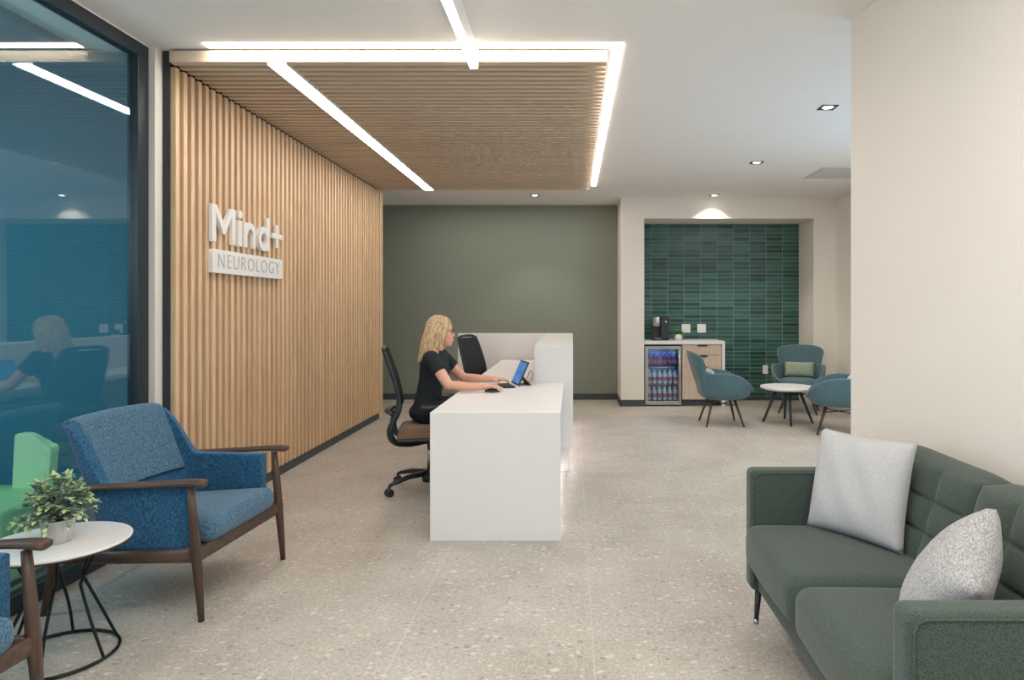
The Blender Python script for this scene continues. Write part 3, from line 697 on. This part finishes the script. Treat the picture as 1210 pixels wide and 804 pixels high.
b = box(-.045, .050, -.12, .12, 0, .012, .004); link('keyboard_base', b, M['black'], t)
b = bmesh.new()
for i in range(4):
    for j in range(11): bx(b, -.038+i*.021, -.021+i*.021, -.113+j*.0206, -.096+j*.0206, .012, .0155, .001, 1)
link('keys', b, plain('key_grey', rgb(46, 50, 50), .6), t)
t = thing('computer_mouse', "black computer mouse under the woman's near hand", 'mouse', (-.585, 4.985, .755), 0)
b = bmesh.new()
def mo(u, v):
    a = v*PI/2; ph = u*2*PI; return Vector((.055*math.cos(ph)*math.cos(a), .031*math.sin(ph)*math.cos(a), .002+.024*math.sin(a)**.8))
grid(b, mo, 24, 8, closed_u=True); lathe(b, [(.001, 0), (.028, 0), (.030, .003)], 20); link('mouse_shell', b, M['black'], t)
b = bmesh.new(); tube(b, [(.030, -.002, .023), (.030, .002, .023)], .006, 10); link('scroll_wheel', b, M['frame'], t)
b = bmesh.new(); tube(b, cr_spline([(-.365, 5.50, .80), (-.34, 5.50, .86), (-.322, 5.52, .85), (-.325, 5.56, .79), (-.36, 5.62, .759), (-.40, 5.68, .759)], 24), .002, 6)
tag(link('charging_cable', b, M['black']), 'thin black cable looping behind the tablet computer', 'cable')

# ================================================================== BLUE ARMCHAIRS
def armchair(label, loc, rz):
    t = thing('armchair', label, 'armchair', loc, rz, 'blue wood-frame armchairs')
    # tub shell
    N = 96; b = bmesh.new()
    path = cr_spline([(.285, -.315, 0), (.12, -.322, 0), (-.03, -.325, 0), (-.10, -.325, 0), (-.160, -.290, 0), (-.178, -.20, 0), (-.190, 0, 0), (-.178, .20, 0), (-.160, .290, 0), (-.10, .325, 0), (-.03, .325, 0), (.12, .322, 0), (.285, .315, 0)], N)
    tops = []
    for p in path:
        # height as a function of how far along the side we are
        if p.x > -.088: h = .588
        elif p.x < -.142: h = .845-(.3*max(0, abs(p.y)-.20))**1.6
        else:
            f = (-.088-p.x)/.054; f = f*f*(3-2*f); h = .588+f*(.835-.588)
        tops.append(h)
    for it in range(5): tops = [tops[0]]+[(tops[i-1]+2*tops[i]+tops[i+1])/4 for i in range(1, N-1)]+[tops[-1]]
    def sh(u, v):
        i = min(N-1, int(round(u*(N-1)))); p = path[i]; z = .295+(tops[i]-.295)*v
        bk = min(1, max(0, (-.0-p.x)/.16)); lean = -.38*max(0, z-.42)*bk
        return Vector((p.x+lean+.02*bk, p.y*(1-.0*v), z))
    grid(b, sh, N, 12); o = link('shell', b, M['blue'], t); solid(o, .055, 0); bv = o.modifiers.new('bevel', 'BEVEL'); bv.width = .018; bv.segments = 3; bv.limit_method = 'ANGLE'; bv.angle_limit = math.radians(50)
    bake(o)
    for p in o.data.polygons: p.use_smooth = True
    # seat cushion
    b = bmesh.new()
    def sf(p):
        u = (p.x+.235)/.60
        return Vector((p.x, p.y, p.z+.045*u+(.014*(1-(p.y/.29)**2) if p.z > .36 else 0)))
    rbox(b, -.19, .368, -.292, .292, .262, .378, .048, 12, sf)
    link('seat_cushion', b, M['blueseat'], t)
    # back cushion folded over the shell top
    b = bmesh.new()
    sec = [(-.352, .835), (-.347, .850), (-.326, .860), (-.300, .854), (-.282, .83), (-.260, .78), (-.228, .70), (-.190, .60), (-.168, .545), (-.162, .525)]
    cs = cr_spline([(x, 0, z) for x, z in sec], 22)
    def pad(u, v):
        p = cs[min(21, int(round(v*21)))]; y = (u-.5)*.57; k = (2*u-1)**2
        return Vector((p.x+.018*k*(1 if v > .3 else .5), y, p.z-.010*k))
    grid(b, pad, 18, 22); o = link('back_cushion', b, M['blueseat'], t); solid(o, .022, 0)
    bv = o.modifiers.new('bevel', 'BEVEL'); bv.width = .009; bv.segments = 3; bv.limit_method = 'ANGLE'; bv.angle_limit = math.radians(50); bake(o)
    for p in o.data.polygons: p.use_smooth = True
    for s in (-1, 1):
        y = s*.368
        b = bmesh.new(); tube(b, [(.362, y, 0), (.350, y, .16), (.338, y, .29), (.325, y, .45), (.313, y, .585)], [.0125, .018, .0225, .019, .0155], 14); link('leg', b, M['walnutv'], t)
        b = bmesh.new(); tube(b, [(-.375, y*.97, 0), (-.345, y*.98, .12), (-.31, y, .27), (-.27, y, .42), (-.235, y, .565)], [.0125, .018, .0225, .019, .0155], 14); link('leg', b, M['walnutv'], t)
        b = bmesh.new(); tube(b, cr_spline([(-.30, y*.985, .568), (-.20, y, .574), (-.05, y, .583), (.12, y*1.005, .594), (.26, y*1.01, .604), (.345, y*1.01, .606), (.385, y*1.01, .603)], 18), [.018, .022, .024, .025]+[.026]*8+[.028, .030, .032, .033, .031, .018], 12, flat=.55)
        link('armrest', b, M['walnut'], t)
        b = bmesh.new(); tube(b, [(-.315, y*.98, .262), (0, y*.98, .270), (.342, y*.98, .285)], [.030, .030, .032], 10, flat=1.0); 
        for v in b.verts: v.co.y = y*.98+(v.co.y-y*.98)*.5
        link('side_rail', b, M['walnut'], t)
    b = bmesh.new(); bx(b, .326, .350, -.36, .36, .255, .315, .006); link('front_rail', b, M['walnut'], t)
    b = bmesh.new(); bx(b, -.318, -.296, -.35, .35, .245, .295, .006); link('rear_rail', b, M['walnut'], t)
    b = bmesh.new(); bx(b, -.24, .32, -.29, .29, .262, .302, .006); link('seat_deck', b, M['blue'], t)
    return t
ch = armchair('blue upholstered armchair with walnut arms facing the desk, whole chair in view', (-1.957, 3.37, 0), math.radians(-3.5))
c2 = copy_tree(ch); c2['label'] = 'blue upholstered armchair cut off by the lower left corner of the picture'
c2.location = (-2.10, 1.86, 0); c2.rotation_euler.z = math.radians(-3.5)

# ================================================================== WIRE SIDE TABLE + PLANT
t = thing('side_table', 'white round side table on black hourglass wire base', 'side table', (-2.02, 2.68, 0))
b = bmesh.new(); lathe(b, [(0, .440), (.240, .440), (.250, .447), (.250, .4525), (.247, .455), (0, .455)], 64, smooth=False); link('tabletop', b, M['white'], t)
b = bmesh.new(); lathe(b, [(.2, .4385), (.247, .4385), (.2508, .4465), (.249, .4465), (.2, .4398)], 64); link('table_edge', b, M['walnut'], t)
b = bmesh.new(); lathe(b, [(.19+.021+.0065*math.cos(a)-.0065, .0085+.0065*math.sin(a)) for a in [2*PI*k/10 for k in range(11)]], 48); link('floor_ring', b, M['blackmetal'], t)
b = bmesh.new(); lathe(b, [(.15+.005*math.cos(a), .432+.005*math.sin(a)) for a in [2*PI*k/8 for k in range(9)]], 40); link('top_ring', b, M['blackmetal'], t)
for k in range(6):
    a = math.radians(-8+60*k); da = math.radians(14)
    f = lambda r, z, d: (r*math.cos(a+d), r*math.sin(a+d), z)
    b = bmesh.new(); tube(b, cr_spline([f(.204, .008, 0), f(.15, .14, 0), f(.10, .262, da*.4), f(.092, .29, da*.6), f(.103, .325, da), f(.15, .432, da)], 24), .0058, 8); link('wire_leg', b, M['blackmetal'], t)
# potted plant
t = thing('potted_plant', 'leafy green plant in ribbed grey pot on the round side table', 'plant', (-2.015, 2.675, .455))
b = bmesh.new(); n = 72; rings = []
for r, z in [(.001, 0), (.050, 0), (.057, .006), (.061, .04), (.066, .098), (.068, .102), (.064, .104), (.060, .096), (.058, .085), (.001, .085)]:
    rings.append([b.verts.new(((r+(.0016*math.cos(24*2*PI*k/n) if .01 < z < .1 and r > .0605 else 0))*math.cos(2*PI*k/n), (r+(.0016*math.cos(24*2*PI*k/n) if .01 < z < .1 and r > .0605 else 0))*math.sin(2*PI*k/n), z)) for k in range(n)])
for A, B in zip(rings, rings[1:]):
    for k in range(n): f = b.faces.new([A[k], A[(k+1) % n], B[(k+1) % n], B[k]]); f.smooth = True
link('pot', b, M['pot'], t)
b = bmesh.new(); lathe(b, [(0, .088), (.058, .088)], 24); link('soil', b, M['soil'], t)
def leaf(b, base, d, L, Wd, up=Vector((0, 0, 1)), mi=0):
    d = d.normalized(); s = d.cross(up)
    s = s.normalized() if s.length > .05 else Vector((1, 0, 0)); nn = s.cross(d)
    pts = []
    for f, wv, z in ((0, .05, 0), (.25, .8, .03), (.5, 1, .05), (.78, .7, .02), (1, .0, -.05)): pts.append((base+d*L*f+nn*L*z, wv*Wd/2))
    mid = [b.verts.new(p) for p, _ in pts]; lf = [b.verts.new(p-s*w_+nn*w_*.35) for p, w_ in pts[:-1]]; rt = [b.verts.new(p+s*w_+nn*w_*.35) for p, w_ in pts[:-1]]
    for i in range(3):
        for q in ([mid[i], mid[i+1], lf[i+1], lf[i]], [mid[i], rt[i], rt[i+1], mid[i+1]]):
            f = b.faces.new(q); f.smooth = True; f.material_index = mi
    for q in ([mid[3], mid[4], lf[3]], [mid[3], rt[3], mid[4]]): f = b.faces.new(q); f.material_index = mi
bl = bmesh.new(); bs = bmesh.new(); rnd = random.Random(3)
for k in range(95):
    a = rnd.uniform(0, 2*PI); sp = rnd.uniform(.15, 1.0); R_ = .035+.108*sp; hh = .17*(1-sp**1.5*.95)*rnd.uniform(.75, 1.15)-.02*sp
    p0 = Vector((.03*math.cos(a), .03*math.sin(a), .085)); p3 = Vector((R_*math.cos(a), R_*math.sin(a), .088+hh))
    p1 = p0+Vector((math.cos(a)*.02*sp, math.sin(a)*.02*sp, .05)); pts = cr_spline([p0, p1, p0.lerp(p3, .65)+Vector((0, 0, .025)), p3], 10)
    tube(bs, pts, .0011, 5)
    for i in range(2, 10):
        for s_ in (0, 1):
            if rnd.random() < .1: continue
            dd = (pts[i]-pts[i-1]).normalized(); az = rnd.uniform(0, 2*PI)
            out = Vector((math.cos(az), math.sin(az), rnd.uniform(-.1, .6)))
            leaf(bl, pts[i], dd*.4+out, rnd.uniform(.019, .029), rnd.uniform(.015, .021), mi=(1 if rnd.random() < (.12+.3*(i > 7)) else 0))
    leaf(bl, pts[-1], pts[-1]-pts[-2], .026, .014, mi=1)
o = link('foliage', bl, M['leaf'], t); o.data.materials.append(M['leafl'])
link('stems', bs, M['stem'], t)
for c_ in [x for x in bpy.data.objects if x.parent == t and x.name.startswith(('pot', 'soil'))]: c_.scale = (.84, .84, .86)

# ================================================================== GREEN SEAT BEHIND THE GLASS
t = thing('low_armless_chair', 'bright green lounge seat behind the glass partition', 'seat', (-3.075, 3.5, 0))
b = box(-.40, .36, -.26, .26, .03, .40, .03, 4); link('seat', b, M['limeseat'], t, smooth=True)
b = box(-.36, .32, -.22, .22, 0, .04); link('seat_base', b, M['frame'], t)
b = bmesh.new()
top = [(-.045, .40)]+[(-.045-.02*0, .40)]
poly = [(.055+(px_+.03)*.72, pz_) for px_, pz_ in [(.24, .385), (.255, .50), (.275, .618), (.25, .620), (.22, .627), (.18, .645), (.14, .672), (.10, .687), (.05, .693), (.0, .690), (-.01, .68), (-.03, .385)]]
prism(b, poly, 1, .175, .235); bmesh.ops.bevel(b, geom=b.edges[:], offset=.006, segments=2, affect='EDGES'); link('backrest', b, M['lime'], t)

# ================================================================== SOFA
t = thing('sofa', 'dark green two-seat sofa with tufted back along the right wall', 'sofa', (1.12, 2.29, 0))
def arm(y0, y1):
    b = bmesh.new()
    rbox(b, .768, 1.47, y0, y1, .15, .67, .026, 6)
    o = link('armrest', local(b, t), M['sofa'], t, smooth=True)
    # piping round the inner and outer faces
    b = bmesh.new(); z0, z1, x0, x1 = .165, .658, .780, 1.458
    for y in (y0-.0, y1+.0):
        loop = [(x0+.015, y, z0), (x0, y, z0+.02), (x0, y, z1-.03), (x0+.009, y, z1-.009), (x0+.03, y, z1), (x1-.02, y, z1), (x1, y, z1-.02)]
        tube(b, loop, .0032, 6)
    link('piping', local(b, t), M['sofa'], o)
arm(2.93, 3.03); arm(1.555, 1.655)
b = box(.80, 1.47, 1.64, 2.945, .15, .30, .01); link('base_rail', local(b, t), M['sofa'], t)
def seatc(y0, y1):
    b = bmesh.new()
    def sf(p):
        ey = abs(2*(p.y-y0)/(y1-y0)-1); u = (p.x-.725)/.57
        return Vector((p.x+(.010*(ey**2) if u < .3 else 0), p.y, p.z+(.016*(1-ey**2)*(1-(2*u-1)**2)-.010*u if p.z > .38 else 0)))
    rbox(b, .725, 1.30, y0, y1, .272, .452, .055, 14, sf)
    link('seat_cushion', local(b, t), M['sofa'], t)
seatc(2.293, 2.928); seatc(1.657, 2.287)
def backc(y0, y1):
    b = bmesh.new(); nu, nv = 49, 40
    def f(u, v):
        y = y0+(y1-y0)*u; z = .43+.345*v; x = 1.245+.105*v
        cols, rows = 3, 3
        cu = abs(math.sin(PI*u*cols)); cv = abs(math.sin(PI*min(1, v)*rows))
        puff = .022*min(cu, 1)**.40*min(cv, 1)**.40
        return Vector((x+.028-puff-.016*math.sin(PI*u)**.5, y, z))
    g = grid(b, f, nu, nv)
    # roll over the top and sides
    def ftop(u, v):
        p = f(u, 1.0); a = v*PI/2
        return Vector((p.x+.115*math.sin(a), p.y, p.z+.022*math.sin(a*2)*(1-abs(2*u-1)**8)))
    grid(b, ftop, nu, 8)
    for s_ in (0, 1):
        def fs(u, v): p = f(s_, u); return Vector((p.x+.11*v, p.y, p.z))
        grid(b, fs, nv, 3)
    bmesh.ops.remove_doubles(b, verts=b.verts[:], dist=.0005)
    link('back_cushion', local(b, t), M['sofa'], t)
backc(2.294, 2.925); backc(1.66, 2.288)
b = box(1.40, 1.485, 1.60, 2.985, .15, .772, .014, 3); link('back_panel', local(b, t), M['sofa'], t, smooth=True)
for x, y in ((.81, 2.965), (.81, 1.62), (1.42, 2.965), (1.42, 1.62)):
    b = bmesh.new(); tube(b, [(x, y, .152), (x-.01, y, .02)], [.016, .010], 12); lg = link('leg', local(b, t), M['black'], t)
    b = bmesh.new(); tube(b, [(x-.01, y, .02), (x-.011, y, 0)], [.0115, .0125], 12); link('foot_cap', local(b, t), M['chrome'], lg)
o = link('cushion', cushion_bm(.43, .42, .15), M['pillow']); tag(o, 'large plain light grey square cushion at the far end of the sofa', 'cushion')
orient(o, (1.150, 2.735, .655), (-.80, -.52, .25), (.10, .07, .37))
o = link('cushion', cushion_bm(.375, .375, .18), M['pillow2']); tag(o, 'speckled grey cushion slumped behind the near arm of the sofa', 'cushion')
orient(o, (1.085, 1.965, .580), (-.78, .37, .52), (.1, -.25, .326))

# ================================================================== KITCHEN NICHE
t = thing('countertop', 'white countertop with waterfall end in the tiled niche', 'countertop', (1.56, 9.8, 0))
b = bmesh.new(); bx(b, 1.006, 2.127, 9.49, 10.115, .862, .907, .002); link('top_slab', local(b, t), M['white'], t)
b = bmesh.new(); bx(b, 2.085, 2.127, 9.49, 10.115, 0, .862, .002); link('waterfall_leg', local(b, t), M['white'], t)
t = thing('drawer_cabinet', 'pale wood drawer unit beside the drinks fridge', 'cabinet', (1.81, 9.8, 0))
b = box(1.535, 2.083, 9.53, 10.11, .09, .86); link('body', local(b, t), M['ash'], t)
b = box(1.535, 2.083, 9.56, 10.10, 0, .09); link('toe_kick', local(b, t), M['base'], t)
zs = [.857, .710, .548, .390, .093]
for i in range(4):
    b = box(1.538, 2.080, 9.508, 9.530, zs[i+1]+.002, zs[i]-.002, .0015); dr = link('drawer', local(b, t), M['ash'], t)
    b = box(1.745, 1.88, 9.488, 9.510, zs[i]-.022, zs[i]-.002, .001); link('handle', local(b, t), M['black'], dr)
t = thing('drinks_fridge', 'small glass-door drinks fridge under the white countertop', 'fridge', (1.27, 9.8, 0))
b = bmesh.new()
bx(b, 1.012, 1.035, 9.53, 10.08, .012, .850); bx(b, 1.505, 1.528, 9.53, 10.08, .012, .850); bx(b, 1.035, 1.505, 9.53, 10.08, .82, .850); bx(b, 1.035, 1.505, 9.53, 10.08, .012, .07); bx(b, 1.035, 1.505, 10.04, 10.08, .07, .82)
link('body', local(b, t), M['black'], t)
b = bmesh.new()
bx(b, 1.036, 1.504, 10.03, 10.04, .07, .82); link('liner', local(b, t), plain('fridge_liner', rgb(150, 168, 196), .5), t)
b = bmesh.new()
for a in ((1.018, 1.060, .02, .835), (1.482, 1.522, .02, .835), (1.060, 1.482, .795, .835), (1.060, 1.482, .02, .07)): bx(b, a[0], a[1], 9.500, 9.528, a[2], a[3], .002)
dr = link('door', local(b, t), M['steel'], t)
b = box(1.058, 1.484, 9.512, 9.518, .068, .797); link('glass_panel', local(b, t), M['fglass'], dr)
b = bmesh.new(); tube(b, [(1.497, 9.492, .05), (1.497, 9.492, .80)], .008, 10); link('handle', local(b, t), M['chrome'], dr)
for z in (.30, .535):
    b = bmesh.new()
    for i in range(12): tube(b, [(1.040+i*.0418, 9.56, z), (1.040+i*.0418, 10.03, z)], .0022, 6)
    tube(b, [(1.037, 9.56, z), (1.503, 9.56, z)], .004, 6); link('shelf', local(b, t), M['steel'], t)
b = box(1.08, 1.46, 9.60, 9.66, .812, .819); link('light_strip', local(b, t), emis('cool_led', (.55, .72, 1, 1), 14), t)
def bottle_proto(name, label, mat, capm, labm, h=.19, r=.030):
    tt = thing(name, label, 'bottle', (0, 0, 0), 0, 'bottles in the drinks fridge')
    b = bmesh.new(); lathe(b, [(0, 0), (r*.9, 0), (r, .008), (r, h*.60), (r*.85, h*.72), (r*.38, h*.86), (r*.36, h*.93), (0, h*.93)], 14); link('bottle_body', b, mat, tt)
    b = bmesh.new(); lathe(b, [(0, h), (r*.42, h), (r*.42, h*.90), (0, h*.90)], 12); link('cap', b, capm, tt)
    b = bmesh.new(); lathe(b, [(r*1.015, h*.22), (r*1.015, h*.50)], 14); link('bottle_label', b, labm, tt)
    return tt
cl = plain('pale_bottle', rgb(196, 206, 220), .2); red = plain('red_label', rgb(158, 98, 116), .5); bluem = plain('blue_label', rgb(60, 90, 190), .4); wh = M['whitep']
drk = plain('dark_drink', rgb(70, 60, 110), .2)
protos = []
for lev, (z, m_, lab, cap_, txt) in enumerate(((.541, drk, red, bluem, 'blue-capped bottle on the top fridge shelf'), (.306, cl, red, wh, 'pale red-labelled bottle on the middle fridge shelf'), (.072, cl, red, wh, 'pale bottle on the bottom of the fridge'))):
    pr_ = bottle_proto('bottle', txt, m_, cap_, lab, .20 if lev == 0 else .185)
    for i in range(6):
        for j in range(2):
            o = pr_ if (i == 0 and j == 0) else copy_tree(pr_)
            o.location = (1.085+i*.074, 9.615+j*.08, z)
# dispenser
t = thing('coffee_machine', 'black and steel coffee machine on the niche countertop', 'coffee machine', (1.265, 9.80, .907))
b = bmesh.new(); bx(b, -.112, .112, -.13, .14, 0, .022, .006); bx(b, -.112, .112, .0, .14, .022, .335, .008); bx(b, -.0, .112, -.09, .02, .022, .335, .008); link('body', b, M['black'], t)
b = bmesh.new(); lathe(b, [(0, .335), (.056, .335), (.062, .328), (.062, .21), (.05, .195), (0, .195)], 28, (-.052, -.035, 0)); link('brew_head', b, M['steel'], t)
b = box(-.10, .0, -.13, -.0, .022, .030, .003); link('drip_tray', b, M['steel'], t)
b = bmesh.new(); lathe(b, [(0, 0), (.012, 0), (.012, .004), (0, .004)], 16)
bmesh.ops.transform(b, matrix=Matrix.Translation((.07, -.091, .265)) @ Matrix.Rotation(PI/2, 4, 'X'), verts=b.verts[:]); link('button', b, M['plate'], t)
t = thing('potted_plant', 'tiny green plant in white pot on the niche countertop', 'plant', (1.525, 9.80, .907))
b = bmesh.new(); lathe(b, [(0, 0), (.038, 0), (.054, .02), (.058, .05), (.052, .085), (.046, .085), (.046, .075), (0, .072)], 28); link('pot', b, M['plate'], t)
b = bmesh.new(); rnd = random.Random(5)
for k in range(60):
    a = rnd.uniform(0, 2*PI); el_ = rnd.uniform(.2, 1.4); d = Vector((math.cos(a)*math.cos(el_), math.sin(a)*math.cos(el_), math.sin(el_)))
    leaf(b, Vector((math.cos(a)*.015, math.sin(a)*.015, .072)), d, rnd.uniform(.06, .10), .03)
link('foliage', b, M['leafb'], t)
def outlet(x0, x1, z0, z1, label, n, y=10.117):
    t = thing('wall_outlet', label, 'outlet', ((x0+x1)/2, y, (z0+z1)/2))
    w_, h_ = (x1-x0)/2, (z1-z0)/2
    b = box(-w_, w_, -.008, 0, -h_, h_, .002); p = link('cover_plate', b, M['plate'], t)
    for k in range(n):
        cx = (k-(n-1)/2)*.046*(1 if n > 1 else 0)
        b = box(cx-.016, cx+.016, -.0105, -.008, -.033, .033, .001); s = link('socket', b, M['whitep'], t)
        b = bmesh.new()
        for zz in (-.018, .018):
            for xx in (-.006, .006): bx(b, cx+xx-.001, cx+xx+.001, -.0112, -.0105, zz-.005, zz+.005)
        link('slots', b, M['black'], s)
outlet(1.624, 1.752, 1.003, 1.130, 'white double outlet above the counter, nearer the small plant', 2)
outlet(1.855, 1.980, 1.003, 1.130, 'white double outlet above the counter, farther from the plant', 2)
outlet(2.825, 2.902, .392, .520, 'white single outlet low on the green tiles between the chairs', 1)
outlet(-1.00, -.93, .30, .42, 'white single outlet low on the dark green back wall', 1, 10.196) if False else None

# ================================================================== TEAL LOUNGE CHAIRS + ROUND TABLE
def lounge_chair(label, loc, rz):
    t = thing('lounge_chair', label, 'lounge chair', loc, rz, 'teal winged lounge chairs')
    half = [(-.385, 0, .870), (-.378, .12, .868), (-.345, .225, .853), (-.285, .292, .815), (-.248, .285, .750), (-.232, .250, .680), (-.205, .243, .630), (-.13, .280, .622), (-.02, .315, .630), (.11, .328, .610), (.21, .312, .560), (.295, .262, .480), (.338, .17, .420), (.345, 0, .405)]
    rim = cr_spline(half, 44); rim = rim+[Vector((p.x, -p.y, p.z)) for p in rim[-2:0:-1]]
    n = len(rim)
    b = bmesh.new(); rows = 14; g = []
    for p in rim:
        row = []
        a = math.atan2(p.y, p.x+.02)
        base = Vector((.17*math.cos(a)+.0, .17*math.sin(a), .315)); back = max(0, -(p.x+.10))/.27
        sidept = Vector((p.x*.88+.0, p.y*.93, min(.43, p.z-.02)))
        if back > 0: sidept = Vector((-.225-.02*back+0*p.x, p.y*.80 if abs(p.y) < .26 else math.copysign(.205, p.y), .44))
        crv = cr_spline([base, Vector((base.x+(sidept.x-base.x)*.75, base.y+(sidept.y-base.y)*.75, .345)), sidept, sidept.lerp(p, .5)+Vector((-.012 if back > 0 else 0, 0, 0)), p], rows)
        g.append([b.verts.new(q) for q in crv])
    for i in range(n):
        for j in range(rows-1):
            f = b.faces.new([g[i][j], g[(i+1) % n][j], g[(i+1) % n][j+1], g[i][j+1]]); f.smooth = True
    b.faces.new([r[0] for r in g])
    o = link('shell', b, M['teachair'], t); solid(o, .032, 0); subsurf(o, 1); bake(o)
    for p in o.data.polygons: p.use_smooth = True
    b = bmesh.new()
    def st(u, v, top):
        ph = u*2*PI; r = v; x = .015+.275*r*math.cos(ph); y = .250*r*math.sin(ph)*(1.0 if math.cos(ph) > 0 else .9)
        return Vector((x, y, .408+(.042 if top else -.04)*(1-r**5)**.5))
    for tp in (True, False): grid(b, lambda u, v: st(u, v, tp), 32, 12, closed_u=True)
    bmesh.ops.remove_doubles(b, verts=b.verts[:], dist=.0008); link('seat_cushion', b, M['teachair'], t)
    for sx in (-1, 1):
        for sy in (-1, 1):
            b = bmesh.new(); tube(b, [(.125*sx, .125*sy, .318), (.215*sx, .235*sy, 0)], [.018, .011], 12); link('leg', b, M['walnutv'], t)
    b = bmesh.new()
    for s in (-1, 1): tube(b, [(.145*s, .148*s, .24), (-.145*s, -.148*s, .24)], .005, 6); tube(b, [(.145*s, -.148*s, .24), (-.145*s, .148*s, .24)], .005, 6)
    bx(b, -.14, .14, -.14, .14, .300, .325, .005); link('underframe', b, M['blackmetal'], t)
    return t
ca = lounge_chair('teal winged lounge chair in front of the drawer unit, seen from its side', (1.755, 8.05, 0), math.radians(0))
cb = copy_tree(ca); cb['label'] = 'teal winged lounge chair against the tiles, facing the viewer'; cb.location = (2.98, 8.98, 0); cb.rotation_euler.z = math.radians(-112)
cc = copy_tree(ca); cc['label'] = 'teal winged lounge chair partly hidden by the right wall edge'; cc.location = (2.92, 7.47, 0); cc.rotation_euler.z = math.radians(158)
def lumbar(label, chair, mat, off, ang=0):
    o = link('cushion', cushion_bm(.38, .20, .11, 18, .03), mat); tag(o, label, 'cushion')
    r = chair.rotation_euler.z; fx, fy = math.cos(r), math.sin(r)
    c = Vector(chair.location)+Vector((fx*off, fy*off, .55)); orient(o, c, (fx, fy, .25), (-.22*fx, -.22*fy, 1)); return o
lumbar('pale cushion on the teal chair by the drawers', ca, M['pale'], -.13)
lumbar('sage green lumbar cushion on the teal chair facing the viewer', cb, M['sage'], -.13)
lumbar('pale cushion on the teal chair hidden by the right wall edge', cc, M['pale'], -.13)
t = thing('coffee_table', 'low round white table on dark legs between the teal chairs', 'coffee table', (2.575, 8.15, 0))
b = bmesh.new(); lathe(b, [(0, .395), (.27, .395), (.318, .412), (.32, .43), (.316, .435), (0, .435)], 56, smooth=False); link('tabletop', b, M['white'], t)
for k in range(4):
    a = math.radians(-100+90*k); b = bmesh.new(); tube(b, [(.13*math.cos(a), .13*math.sin(a), .396), (.285*math.cos(a), .285*math.sin(a), 0)], [.021, .013], 12); link('leg', b, M['navyleg'], t)
b = bmesh.new(); bx(b, -.14, .14, -.14, .14, .378, .396, .004); link('under_plate', b, M['navyleg'], t)
